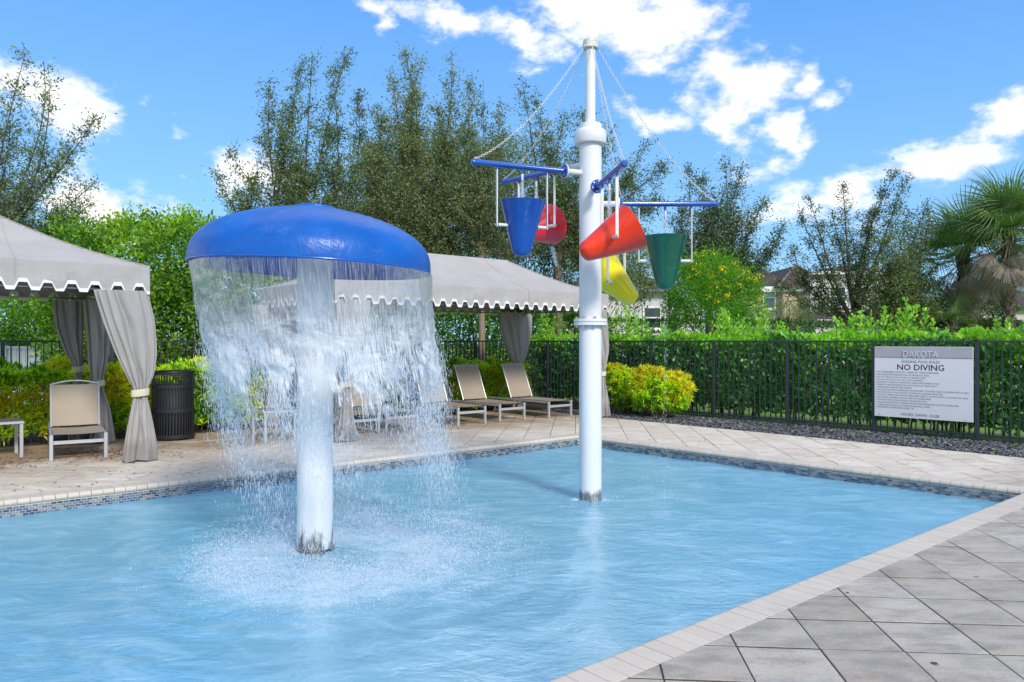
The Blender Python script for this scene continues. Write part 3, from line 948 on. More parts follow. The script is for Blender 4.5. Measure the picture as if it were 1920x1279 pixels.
def film(nth=420, ns=150, smax=1.75):
    th = np.linspace(0, 2*np.pi, nth, endpoint=False); s = np.linspace(0, smax, ns)
    T, S = np.meshgrid(th, s, indexing='ij')
    X, Y, Z, Rr = curtain_pos(T, S)
    D = np.zeros_like(X)
    for i in range(nth):
        ct, stt = math.cos(th[i]), math.sin(th[i])
        for j in range(0, ns):
            sj = s[j]
            v = mnoise.noise(Vector((ct * 3.2, stt * 3.2, sj * 3.4))) + .55 * mnoise.noise(Vector((ct * 8, stt * 8, sj * 9 + 4))) + .25 * mnoise.noise(Vector((ct * 20, stt * 20, sj * 18)))
            D[i, j] = v
    amp = .010 + .048 * np.clip((S - .12) / .75, 0, 1)**1.3
    X += D * amp * np.cos(T); Y += D * amp * np.sin(T)
    V = np.stack([X, Y, Z], -1).reshape(-1, 3)
    idx = np.arange(nth * ns).reshape(nth, ns)
    nx = np.roll(idx, -1, axis=0)
    Fq = np.stack([idx[:, :-1], nx[:, :-1], nx[:, 1:], idx[:, 1:]], -1).reshape(-1, 4)
    me = np_mesh('water_curtain', V, [Fq], M['film'], smooth=True)
    uvl = me.uv_layers.new(name='UVMap')
    U = np.stack([T * .98, S], -1)
    Un = U[idx[:, :-1] * 0 + np.arange(nth)[:, None], :, :] if False else None
    th2 = np.append(th, 2*np.pi)
    i0 = np.repeat(np.arange(nth), ns - 1); j0 = np.tile(np.arange(ns - 1), nth)
    uvs = np.stack([np.stack([th2[i0], s[j0]], -1), np.stack([th2[i0+1], s[j0]], -1), np.stack([th2[i0+1], s[j0+1]], -1), np.stack([th2[i0], s[j0+1]], -1)], 1)
    uvs[..., 0] *= .98
    uvl.data.foreach_set('uv', uvs.reshape(-1).astype(np.float32))
    return link('water_curtain', me)
wc = tag(film(), 'white sheet of water falling all round from the rim of the blue mushroom cap', 'falling water', kind='stuff')
DROP = ([(1,0,0), (.2,.5,0), (.2,-.25,.43), (.2,-.25,-.43)], [np.array([[0,1,2],[0,2,3],[0,3,1],[1,3,2]])])
def drops(name, P, D, L, W, parent=None):
    n = len(P)
    a = unit(D); b = unit(np.cross(a, rng.normal(0, 1, (n, 3)))); c = np.cross(a, b)
    Mx = np.stack([a * L[:, None], b * W[:, None], c * W[:, None]], axis=2)
    return link(name, instmesh(name, DROP[0], DROP[1], P, Mx, M['drops']), parent)
def fnoise(A, B_, fa, fb, off=0.0, oc=3):
    """cheap value noise by summed sines, for clumping"""
    r2 = np.random.default_rng(int(off * 10) + 5)
    v = np.zeros_like(A)
    for o in range(oc * 5):
        k = 1.7 ** (o % oc)
        v += np.sin(A * fa * k * r2.uniform(.6, 1.4) * (1 if r2.random() < .5 else -1) + B_ * fb * k * r2.uniform(.6, 1.4) + r2.uniform(0, 7)) / k
    return v / 3.5
# strings and drops in the fall
n = 210000
s = .10 + 2.12 * rng.beta(1.7, 1.3, n)
th = rng.uniform(0, 2*np.pi, n)
cl_ = fnoise(th, s, 5.5, 4.5, 1.0)
prob = np.clip(.32 + .66 * cl_, .004, 1) * np.where(s < .6, .35 + .6 * s, 1) * np.where(s > .95, np.clip(1.0 - (s - .95) * 1.05, .10, 1), 1)
prob = prob * np.clip((s - .25) / .5, .15, 1)
k = rng.random(n) < prob
s, th = s[k], th[k]
x, y, z, r = curtain_pos(th, s)
sp = .015 + .075 * np.clip(s, 0, 2.2) / 1.2
x += rng.normal(0, 1, len(s)) * sp * .8; y += rng.normal(0, 1, len(s)) * sp * .8
P = np.c_[x, y, z]; ok = P[:, 2] > WL; P = P[ok]; s = s[ok]; n = len(P)
D = np.c_[rng.normal(.05, .10, n), rng.normal(0, .10, n), -np.ones(n)]
drops('falling_drops', P, D, rng.uniform(.014, .060, n), rng.uniform(.0016, .0042, n), None)
tag(bpy.data.objects['falling_drops'], 'white strings and drops of water under the mushroom cap', 'water drops', kind='stuff')
print('fall drops', n)
# drops thrown up where the fall lands
n = 60000
th = rng.uniform(0, 2*np.pi, n)
rr_ = np.abs(rng.normal(.86, .26, n))
hh_ = rng.exponential(.05, n) * np.clip(1.4 - np.abs(rr_ - .85) * 2, .2, 1.4)
x = MUSH[0] + .34 + rr_ * np.cos(th); y = MUSH[1] - .08 + rr_ * np.sin(th)
cl_ = fnoise(x, y, 6, 6, 3.0)
k = (rng.random(n) < np.clip(.5 + .5 * cl_, .05, 1)) & (np.hypot(x - MUSH[0], y - MUSH[1]) > .17)
P = np.c_[x, y, WL + hh_][k]; n = len(P)
D = unit(rng.normal(0, .5, (n, 3)) + np.array([0, 0, .7]))
drops('splash_drops', P, D, rng.uniform(.006, .022, n), rng.uniform(.002, .006, n))
tag(bpy.data.objects['splash_drops'], 'white froth of drops thrown up from the pool round the mushroom post', 'splash', kind='stuff')

# ------------------------------------------------------------------ bucket fountain
BP = Vector((.818, 7.9, 0))
bf = tag(empty('bucket_fountain', (BP.x, BP.y, FZ)), 'tall white pole with blue arms and chains that carries the tipping buckets', 'fountain')
def zl(z): return z - FZ
mb = MB().lathe([(.17, 0), (.17, .02), (.1175, .03), (.1175, zl(1.66))], 48)
lp = mb.build('lower_pole', M['post_b'], bf, smooth=True, angle=40)
lp.data.transform(Matrix.Translation((0, 0, -base_w))); lp.location = (0, 0, base_w)
MB().lathe([(.1165, 0), (.1165, 2.06)], 48).build('upper_pole', M['white'], bf, smooth=True, angle=40, loc=(0, 0, zl(1.70)))
fz = zl(1.662)
for nm, z0 in (('lower_flange', fz), ('upper_flange', fz + .036)):
    MB().lathe([(.12, .0), (.172, .0), (.175, .003), (.175, .029), (.172, .032), (.118, .032)], 48, closed=False).build(nm, M['white'], bf, smooth=True, angle=35, loc=(0, 0, z0))
MB().lathe([(.165, 0), (.165, .004)], 40).build('gasket', simple('black_gasket', (.02, .02, .02), .6), bf, loc=(0, 0, fz + .032))
boltm = MB()
boltm.lathe([(.0085, -.022), (.0085, .09)], 8).lathe([(.017, -.018), (.017, -.002)], 6).lathe([(.017, .070), (.017, .084)], 6)
boltme = boltm.mesh('bolt', M['steel'], angle=30)
for k in range(8):
    a = k * math.pi / 4 + .2
    link('bolt', boltme, bf, (.150 * math.cos(a), .150 * math.sin(a), fz))
# shoulder cap, mast and top cap
zc = 1.5 + (640 - 272) * .005563
MB().lathe([(.120, -.002), (.150, -.002), (.160, .0), (.165, .008), (.166, .10), (.162, .125), (.148, .148), (.12, .160), (.055, .168)], 56).build('shoulder_cap', M['white'], bf, smooth=True, angle=50, loc=(0, 0, zl(zc)))
zt = 1.5 + (640 - 92) * .005563
MB().lathe([(.052, 0), (.052, zt - zc - .1)], 32).build('mast', M['white'], bf, smooth=True, angle=40, loc=(0, 0, zl(zc) + .12))
MB().lathe([(.05, -.004), (.078, -.004), (.085, .0), (.085, .014), (.079, .024), (.079, .062), (.072, .088), (.05, .098), (.001, .101)], 40).build('top_cap', simple('rust_stained_cap', (.66, .65, .58), .5, vary=.06, dirt=(.14, .10, .05), dirt_amt=.95, dscale=14), bf, smooth=True, angle=40, loc=(0, 0, zl(zt)))
ARMS = [  # direction, height, label
    ((-.916, -.400), 3.245), ((-.70, .71), 3.355), ((.125, -.992), 3.05), ((1.0, .0), 2.93), ((.47, .883), 2.75)]
def torus(mbx, c, ax, R0, r0, n=10, m_=5, sx=1.0, sidev=None):
    ax = Vector(ax).normalized(); a = (Vector(sidev) if sidev is not None else ax.orthogonal()).normalized(); b = ax.cross(a)
    base = len(mbx.v)
    for i in range(n):
        t = 2*math.pi*i/n
        rad = a * math.cos(t) * sx + b * math.sin(t)
        for j in range(m_):
            q = 2*math.pi*j/m_
            p = Vector(c) + rad * R0 + (rad.normalized() * math.cos(q) + ax * math.sin(q)) * r0
            mbx.v.append(tuple(p))
    for i in range(n):
        for j in range(m_):
            i2, j2 = (i+1) % n, (j+1) % m_
            mbx.f.append((base+i*m_+j, base+i2*m_+j, base+i2*m_+j2, base+i*m_+j2)); mbx.m.append(0)
armdata = []
for (d, z) in ARMS:
    d = Vector((d[0], d[1], 0)).normalized(); sd = Vector((-d.y, d.x, 0))
    o = Vector((0, 0, zl(z)))
    MB().tube([o + d * .10, o + d * .30], .030, 16).build('arm_stub', M['white_plain'], bf, smooth=True, angle=40)
    MB().tube([o + d * .286, o + d * .300], .068, 24).build('stub_flange', M['white_plain'], bf, smooth=True, angle=40)
    a_ = MB().tube([o + d * .301, o + d * .318], .070, 24)
    a_.tube([o + d * .318, o + d * .34, o + d * 1.29, o + d * 1.31, o + d * 1.325], [.036, .0285, .0285, .0285, .022], 16)
    a_.tube([o + d * 1.262, o + d * 1.302], .0325, 16)
    arm = a_.build('arm', M['blue'], bf, smooth=True, angle=40)
    for k in range(6):
        an = k * math.pi / 3 + .3
        q = o + (sd * math.cos(an) + Vector((0, 0, 1)) * math.sin(an)) * .053
        MB().tube([q + d * .277, q + d * .331], .0095, 6).build('bolt', M['steel'], arm, angle=30)
    for s_ in (.505, 1.055):
        MB().tube([o + d * s_ + Vector((0, 0, -.02)), o + d * s_ + Vector((0, 0, -.062))], .011, 8).build('hanger_lug', M['blue'], arm, smooth=True, angle=40)
        bar = MB()
        lx = d * .0055; ly = sd * .014
        p0 = o + d * s_ + Vector((0, 0, -.045)); p1 = o + d * s_ + Vector((0, 0, -.615))
        Mx = Matrix((( *(d), 0), (*(sd), 0), (0, 0, 1, 0), (0, 0, 0, 1))).transposed()
        Mx.translation = o + d * s_
        bar.box((-.0055, -.015, -.615), (.0055, .015, -.047), Mx, bev=.003)
        bar.build('hanger_bar', M['white_plain'], arm)
    MB().tube([o + d * .78 + Vector((0, 0, -.02)), o + d * .78 + Vector((0, 0, -.072))], [.017, .013], 10).build('spout', M['blue'], arm, smooth=True, angle=40)
    MB().tube([o + d * .78 + Vector((0, 0, -.072)), o + d * .78 + Vector((0, 0, -.135))], [.014, .011], 10).build('nozzle', M['white_plain'], arm, smooth=True, angle=40)
    # chain up to the mast, hanging in a shallow curve
    A0 = o + d * 1.28 + Vector((0, 0, .034)); B0 = Vector((0, 0, zl(zt) - .01)) + d * .085
    eye = MB(); torus(eye, A0, sd, .014, .004)
    eye.build('chain_eye', M['white_plain'], arm)
    Lc = (B0 - A0).length; nlink = int(Lc / .030)
    ch = MB(); sag = .17 if d.y > -.9 else .08
    def cp(t):
        return A0.lerp(B0, t) + Vector((0, 0, -sag * 4 * t * (1 - t))) * (1 - .25 * t)
    for k in range(nlink):
        t0 = (k + .5) / nlink
        p = cp(t0); tg = (cp(min(1, t0 + .01)) - cp(max(0, t0 - .01))).normalized()
        s1 = tg.cross(Vector((0, 0, 1))).normalized(); s2 = tg.cross(s1)
        axv = s1 if k % 2 else s2
        torus(ch, p, axv, .0105, .0028, 8, 4, 1.75, tg)
    cho = ch.build('chain', M['white_plain'], bf)
    armdata.append((d, o, z))

BPROF = [(.0, -.305), (.035, -.302), (.07, -.288), (.092, -.262), (.102, -.225), (.228, .250), (.233, .256), (.229, .258), (.222, .250), (.098, -.215), (.085, -.25), (.05, -.275), (.0, -.28)]
def bucket(k, name, label, m, tilt, sgn=1):
    d, o, z = armdata[k]
    c = BP + d * .78 + Vector((0, 0, z - .595))
    root = tag(empty(name, c), label, 'bucket', 'tipping buckets on the white pole')
    sd = Vector((-d.y, d.x, 0)) * sgn          # horizontal tipping direction
    upv = (Vector((0, 0, 1)) * math.cos(tilt) + sd * math.sin(tilt)).normalized()
    x = d; yv = upv.cross(x)
    Mx = Matrix(((*x, 0), (*yv, 0), (*upv, 0), (0, 0, 0, 1))).transposed()
    mb = MB().lathe([(max(r, .0005), zz) for r, zz in BPROF], 64, Mx, closed=False)
    body = mb.build('shell', m, root, smooth=True, angle=50)
    for s_ in (-1, 1):
        pin = MB().tube([x * s_ * .158, x * s_ * .262], .0165, 12)
        pin.build('pivot_pin', M['white_plain'], root, smooth=True, angle=40)
        nut = MB().tube([x * s_ * .262, x * s_ * .300], .007, 8).tube([x * s_ * .283, x * s_ * .296], .013, 6)
        nut.build('nut', M['steel'], root, angle=30)
    return root
bucket(0, 'tipping_bucket', 'dark blue bucket hanging upright from the arm left of the white pole', M['navy'], R(4), 1)
bucket(1, 'tipping_bucket', 'crimson bucket lying over half hidden behind the blue bucket', M['crimson'], R(74), -1)
bucket(2, 'tipping_bucket', 'orange red bucket tipped sideways in front of the white pole', M['red'], R(62), 1)
bucket(3, 'tipping_bucket', 'dark green bucket hanging upright from the right arm', M['green'], R(0), 1)
bucket(4, 'tipping_bucket', 'yellow bucket tilted with its closed end out from behind the white pole', M['yellow'], R(46), 1)
# jets into the buckets, spill and drips
P, D, Ls, Ws = [], [], [], []
for k, (d, o, z) in enumerate(armdata):
    c = BP + d * .78 + Vector((0, 0, z - .13))
    for i in range(520):
        f = random.random()
        sp_ = .005 + .016 * f
        P.append((c.x + random.gauss(0, sp_), c.y + random.gauss(0, sp_), c.z - f * .30)); D.append((random.gauss(0, .05), random.gauss(0, .05), -1))
        Ls.append(random.uniform(.01, .035)); Ws.append(random.uniform(.003, .006))
gd, go, gz = armdata[3]
c = BP + gd * .78
for i in range(150):
    zz = random.uniform(WL, gz - .9)
    P.append((c.x + random.gauss(0, .012), c.y + random.gauss(0, .012), zz)); D.append((0, 0, -1)); Ls.append(random.uniform(.01, .045)); Ws.append(random.uniform(.003, .006))
d, o, z = armdata[1]
sdv = Vector((d.y, -d.x, 0)); c = BP + d * .78 + Vector((0, 0, z - .595)) + sdv * .26
for i in range(500):
    f = random.random()
    P.append((c.x + sdv.x * f * .08 + random.gauss(0, .012), c.y + sdv.y * f * .08 + random.gauss(0, .012), c.z - .17 - f * .22)); D.append((random.gauss(0, .1), 0, -1)); Ls.append(random.uniform(.01, .03)); Ws.append(random.uniform(.003, .006))
for (sx, sy) in ((1215, 905), (1245, 930), (1085, 950), (1025, 925), (1140, 935), (1255, 880)):
    yy = F * (EYE - WL) / (sy - CY); xx = ray(sx, yy)
    for i in range(90):
        P.append((xx + random.gauss(0, .10), yy + random.gauss(0, .12), WL + abs(random.gauss(0, .03)))); D.append((random.gauss(0, .4), random.gauss(0, .4), 1)); Ls.append(random.uniform(.008, .02)); Ws.append(random.uniform(.003, .006))
drops('bucket_water', np.array(P), np.array(D), np.array(Ls), np.array(Ws))
tag(bpy.data.objects['bucket_water'], 'thin white jets and drips of water at the hanging buckets', 'water drops', kind='stuff')
# ------------------------------------------------------------------ frames in pool axes: local x along the pool (right, away), local y across it (away)
def pool_frame(p):
    return Matrix(((u[0], nu[0], 0, p[0]), (u[1], nu[1], 0, p[1]), (0, 0, 1, 0), (0, 0, 0, 1)))

# ------------------------------------------------------------------ cabanas
def scallop_strip(Lx, z_top, z_lo, z_hi, pitch, th=.004, inset=0.0):
    """valance panel in the xz plane from x=-Lx to 0; lower edge alternates between z_lo (tabs) and z_hi"""
    n = max(1, round(Lx / pitch)); p = Lx / n
    lower = []
    for i in range(n):
        x0 = -Lx + i * p
        lower += [(x0 + p * .0, z_lo), (x0 + p * .17, z_lo), (x0 + p * .33, z_hi), (x0 + p * .67, z_hi), (x0 + p * .83, z_lo), (x0 + p * 1.0, z_lo)]
    return lower
def valance(root, Lx, M4, zt_, zl_, zh_, pitch, wav=.006, seams=()):
    lower = scallop_strip(Lx, zt_, zl_, zh_, pitch)
    mb = MB(); xs = lower
    k = len(xs)
    vs = []
    rows = 6
    for r_ in range(rows + 1):
        for (x, z) in xs:
            zz = zt_ + (z - zt_) * r_ / rows
            yy = wav * math.sin(x * 5.1 + r_) * r_ / rows + wav * .6 * math.sin(x * 13 + 1.3 * r_) * r_ / rows
            vs.append((x, yy, zz))
    fs = [(r_*k + i, r_*k + i + 1, (r_+1)*k + i + 1, (r_+1)*k + i) for r_ in range(rows) for i in range(k - 1)]
    b = len(vs)
    vs2 = [(x, y + .004, z) for (x, y, z) in vs]
    fs2 = [tuple(b + i for i in f)[::-1] for f in fs]
    mb.add([M4 @ Vector(v) for v in vs + vs2], fs + fs2)
    vo = mb.build('valance', M['canvas'], root)
    # white trim band following the lower edge
    tb = MB()
    W = .040
    ii = [i for i in range(k) if i == 0 or abs(lower[i][0] - lower[i-1][0]) > 1e-6]
    pts = [lower[i] for i in ii]
    top = []
    for i, (x, z) in enumerate(pts):
        top.append((x, z + W * (1.0)))
    base = [vs[rows * k + i] for i in ii]
    m_ = len(pts)
    tv = [(x, base[i][1] - .004, z - .003) for i, (x, z) in enumerate(pts)] + [(x, base[i][1] - .004, z) for i, (x, z) in enumerate(top)] + \
         [(x, base[i][1] + .008, z - .003) for i, (x, z) in enumerate(pts)] + [(x, base[i][1] + .008, z) for i, (x, z) in enumerate(top)]
    tf = []
    for i in range(m_ - 1):
        tf += [(i, i+1, m_+i+1, m_+i), (2*m_+i+1, 2*m_+i, 3*m_+i, 3*m_+i+1), (i+1, i, 2*m_+i, 2*m_+i+1), (m_+i, m_+i+1, 3*m_+i+1, 3*m_+i)]
    tb.add([M4 @ Vector(v) for v in tv], tf)
    tb.build('scalloped_trim', M['trim'], vo)
    if seams:
        sb = MB()
        for x in seams:
            sb.box((x - .004, -.010, zh_ + .045), (x + .004, -.001, zt_), M4)
        sb.build('seam', M['curtain'], vo)
def cabana(label, p, Lx, Dy, ridge_in, zt_, zpk, pitch, seams=()):
    root = tag(empty('cabana', (p[0], p[1], 0), UANG), label, 'cabana', 'canvas cabanas beside the pool')
    zl_, zh_ = zt_ - .345, zt_ - .255
    # hipped roof with a slight sag between the hips
    ym = Dy / 2
    def zroof(x, y):
        dx = min(-x, Lx + x) / ridge_in; dy = min(y, Dy - y) / ym
        t = min(dx, dy, 1.0)
        return zt_ + (zpk - zt_) * (t - .10 * math.sin(math.pi * t) * .9)
    xs = sorted(set([0, -Lx] + [-ridge_in * i / 10 for i in range(11)] + [-Lx + ridge_in * i / 10 for i in range(11)] + [-ridge_in - (Lx - 2*ridge_in) * i / 8 for i in range(9)]))
    ys = [Dy * i / 20 for i in range(21)]
    mb = MB(); vs = [(x, y, zroof(x, y)) for x in xs for y in ys]
    ny = len(ys)
    fs = [(i*ny+j, (i+1)*ny+j, (i+1)*ny+j+1, i*ny+j+1) for i in range(len(xs)-1) for j in range(ny-1)]
    mb.add(vs, fs)
    mb.add([(x, y, z - .008) for x, y, z in vs], [f[::-1] for f in fs])
    ro = mb.build('roof', M['canvas'], root)
    sm = MB()
    def seamline(a, b):
        pts = [Vector(a).lerp(Vector(b), t / 12) for t in range(13)]
        sm.tube([(q.x, q.y, zroof(q.x, q.y) + .002) for q in pts], .006, 5)
    for sy in (0, 1):
        y0 = sy * Dy
        seamline((0, y0, 0), (-ridge_in, ym, 0)); seamline((-Lx, y0, 0), (-Lx + ridge_in, ym, 0))
    for x in seams:
        seamline((x, 0, 0), (max(x, -Lx + ridge_in) if x < -ridge_in else x, ym * min(1, -x / ridge_in) * .98, 0))
    tag(sm.build('roof_seam', M['canvas'], ro), kind='stuff')
    I4 = Matrix.Identity(4)
    valance(root, Lx, Matrix.Translation((0, -.008, 0)), zt_, zl_, zh_, pitch, seams=seams)
    valance(root, Lx, Matrix.Translation((-Lx, Dy + .008, 0)) @ Matrix.Rotation(math.pi, 4, 'Z'), zt_, zl_, zh_, pitch)
    valance(root, Dy, Matrix.Translation((.008, Dy, 0)) @ Matrix.Rotation(math.pi/2, 4, 'Z'), zt_, zl_, zh_, pitch)
    valance(root, Dy, Matrix.Translation((-Lx - .008, 0, 0)) @ Matrix.Rotation(-math.pi/2, 4, 'Z'), zt_, zl_, zh_, pitch)
    # posts and light trusses
    for (x, y) in ((-.06, .06), (-Lx + .06, .06), (-.06, Dy - .06), (-Lx + .06, Dy - .06)):
        MB().box((x - .03, y - .03, 0), (x + .03, y + .03, zt_ - .01), bev=.004).build('post', M['aludark'], root)
        MB().box((x - .07, y - .07, 0), (x + .07, y + .07, .008)).build('foot_plate', M['aludark'], root)
    def truss(a, b):
        a, b = Vector(a), Vector(b)
        t = MB()
        up_ = Vector((0, 0, zt_ - .05)); lo_ = Vector((0, 0, zt_ - .30))
        t.tube([a + up_, b + up_], .012, 6).tube([a + lo_, b + lo_], .012, 6)
        n = int((b - a).length / .22)
        for i in range(n):
            q0 = a.lerp(b, i / n); q1 = a.lerp(b, (i + .5) / n); q2 = a.lerp(b, (i + 1) / n)
            t.tube([q0 + up_, q1 + lo_], .005, 4).tube([q1 + lo_, q2 + up_], .005, 4)
        t.build('truss', M['curtainrod'], root)
    e = .06
    truss((-e, e, 0), (-Lx + e, e, 0)); truss((-e, Dy - e, 0), (-Lx + e, Dy - e, 0)); truss((-e, e, 0), (-e, Dy - e, 0)); truss((-Lx + e, e, 0), (-Lx + e, Dy - e, 0))
    return root
LC = np.array([-4.53, 9.47]); RC = np.array([1.90, 14.92]); CD = 2.7
cabana('grey canvas cabana roof with white scalloped edge at the left over a mesh lounger', LC, 4.4, CD, 1.5, 2.43, 3.12, .245, seams=(-1.42,))
cabana('long grey canvas cabana with white scalloped edge behind the two fountains', RC, 5.9, CD, 1.5, 2.41, 3.10, .225, seams=(-2.1,))

def fold_noise(a, b, c):
    return mnoise.noise(Vector((a, b, c))) + .6 * mnoise.noise(Vector((a * 2.3, b * 2.3, c * 1.7 + 5)))
def curtain(name, label, base, pt, keys, depth=.16, npl=9, ph=0.0, tie_z=.86, tie=True, group='tied grey cabana curtains', m=None, seedn=0, hem=None):
    """keys: (z, left x, right x) in local x along the pool; bunched cloth with pleats, tied"""
    root = tag(empty(name, (base[0], base[1], 0), UANG), label, 'curtain', group)
    rows, nseg = 50, 132
    zs = [k[0] for k in keys][::-1]; lx = [k[1] for k in keys][::-1]; rx = [k[2] for k in keys][::-1]
    ztop, zbot = keys[0][0], keys[-1][0]
    Z = np.linspace(ztop, zbot, rows)
    def smooth_interp(z, xs):
        v = np.interp(z, zs, xs); return v
    Lr = smooth_interp(Z, lx); Rr = smooth_interp(Z, rx)
    ker = np.array([1, 2, 3, 2, 1]) / 9.0
    for _ in range(1):
        Lp = np.pad(Lr, 2, mode='edge'); Lr = np.convolve(Lp, ker, 'valid')
        Rp = np.pad(Rr, 2, mode='edge'); Rr = np.convolve(Rp, ker, 'valid')
    V = []
    wmax = max(r_ - l_ for l_, r_ in zip(lx, rx))
    for i, z in enumerate(Z):
        cx, hw = (Lr[i] + Rr[i]) / 2, (Rr[i] - Lr[i]) / 2
        tight = hw * 2 / wmax
        for k in range(nseg):
            a = 2 * math.pi * k / nseg
            # irregular pleats that run down the cloth and pinch at the tie
            ph_ = a * npl + ph + 1.2 * math.sin(a * 3 + seedn) + .5 * math.sin(z * 2.1 + a * 2)
            amp = .030 * (.45 + .55 * tight) * (1 + .35 * math.sin(a * 4 + seedn * 2))
            rad = 1 + 0 * a
            ca, sa = math.cos(a), math.sin(a)
            pl = amp * (math.sin(ph_) + .35 * math.sin(2 * ph_ + 1))
            dy = depth * (.38 + .62 * tight)
            pl += .022 * (.4 + .6 * tight) * fold_noise(ca * 2.1 + seedn, sa * 2.1, z * .9)
            x = cx + (hw - .012) * np.sign(ca) * abs(ca)**.9 + pl * ca * .5
            y = dy * .5 * sa + pl * (.7 * abs(sa) + .3) * (1 if sa > 0 else -1)
            x += .012 * math.sin(z * 9 + k * .3 + seedn) * (1 - abs(ca))
            zz = z
            if i == rows - 1: zz = z + .012 * math.sin(ph_ * .5)
            V.append((x, y, zz))
    idx = np.arange(rows * nseg).reshape(rows, nseg); nx = np.roll(idx, -1, axis=1)
    Fq = np.stack([idx[:-1], idx[1:], nx[1:], nx[:-1]], -1).reshape(-1, 4)
    link('cloth', np_mesh('cloth', np.array(V), [Fq], m or M['curtain'], smooth=True), root)
    if tie:
        i = int(np.argmin(abs(Z - tie_z)))
        cx, hw = (Lr[i] + Rr[i]) / 2, (Rr[i] - Lr[i]) / 2
        tb = MB(); n = 36
        prof = [(-.045, .000), (-.042, .008), (.0, .011), (.042, .008), (.045, .000)]
        b = 0
        for (dz, e_) in prof:
            for k in range(n):
                a = 2*math.pi*k/n
                tb.v.append((cx + (hw + .014 + e_) * math.cos(a), (depth * .34 + .016 + e_) * math.sin(a), tie_z + dz + .010 * math.cos(a)))
        for r_ in range(len(prof) - 1):
            for k in range(n):
                k2 = (k+1) % n
                tb.f.append((r_*n+k, r_*n+k2, (r_+1)*n+k2, (r_+1)*n+k)); tb.m.append(0)
        tb.build('tie_band', M['tie'], root, smooth=True, angle=50)
    return root
def cpt(corner, x, y): return corner + u * x + nu * y
# left cabana: front curtain and the two dark panels of the rear corner
curtain('curtain', 'pale grey curtain tied with a cream band beside the black litter bin', cpt(LC, -.03, .02), None,
        [(2.12, -.60, .0), (1.75, -.50, .09), (1.35, -.36, .115), (1.05, -.23, .08), (.92, -.155, .01), (.86, -.15, .0), (.80, -.155, .005), (.55, -.20, .06), (.25, -.25, .11), (.02, -.28, .13)], ph=.4, seedn=1)
curtain('curtain', 'dark grey curtain panel behind the left lounger tied off at its right edge', cpt(LC, -.40, CD - .12), None,
        [(2.10, -.26, .16), (1.7, -.22, .16), (1.4, -.12, .15), (1.15, .0, .14), (1.08, .04, .14), (1.0, .02, .14), (.5, .0, .16), (.02, -.06, .18)], tie_z=1.08, ph=1.2, seedn=2, depth=.12)
curtain('curtain', 'grey curtain panel hanging at the rear right post of the left cabana', cpt(LC, -.02, CD - .45), None,
        [(2.10, -.30, .06), (1.7, -.26, .07), (1.3, -.24, .05), (1.0, -.21, -.02), (.88, -.19, -.04), (.8, -.18, -.03), (.5, -.16, .06), (.02, -.22, .14)], tie_z=.88, ph=2.2, seedn=3, depth=.30)
# right cabana
curtain('curtain', 'narrow pale grey curtain tied with a cream band just right of the white pole', cpt(RC, -.03, .04), None,
        [(2.12, -.5, -.02), (1.7, -.42, .07), (1.3, -.30, .09), (1.0, -.20, .0), (.87, -.17, -.06), (.8, -.17, -.06), (.4, -.22, .06), (.02, -.30, .12)], ph=.8, seedn=4)
curtain('curtain', 'dark grey curtain gathered at the back of the cabana above the second lounger', cpt(RC, -.10, CD - .08), None,
        [(2.12, -.55, .42), (1.7, -.46, .40), (1.35, -.32, .31), (1.1, -.18, .19), (.92, -.10, .08), (.86, -.09, .07), (.8, -.10, .08), (.4, -.14, .06), (.02, -.18, .12)], ph=1.8, seedn=5, depth=.28)
curtain('curtain', 'pale grey curtain at the cabana corner right of the mushroom post behind falling water', cpt(RC, -5.82, .04), None,
        [(2.12, -.02, .55), (1.7, -.05, .46), (1.3, -.05, .36), (1.0, .02, .24), (.87, .05, .20), (.8, .05, .2), (.4, .02, .26), (.02, -.05, .34)], ph=2.8, seedn=6)
curtain('curtain', 'dark grey curtain at the left back of the long cabana behind falling water', cpt(RC, -5.75, CD - .08), None,
        [(2.12, -.35, .5), (1.7, -.3, .42), (1.3, -.2, .3), (1.0, -.1, .15), (.86, -.08, .08), (.4, -.12, .1), (.02, -.18, .14)], ph=.3, seedn=7, depth=.28)

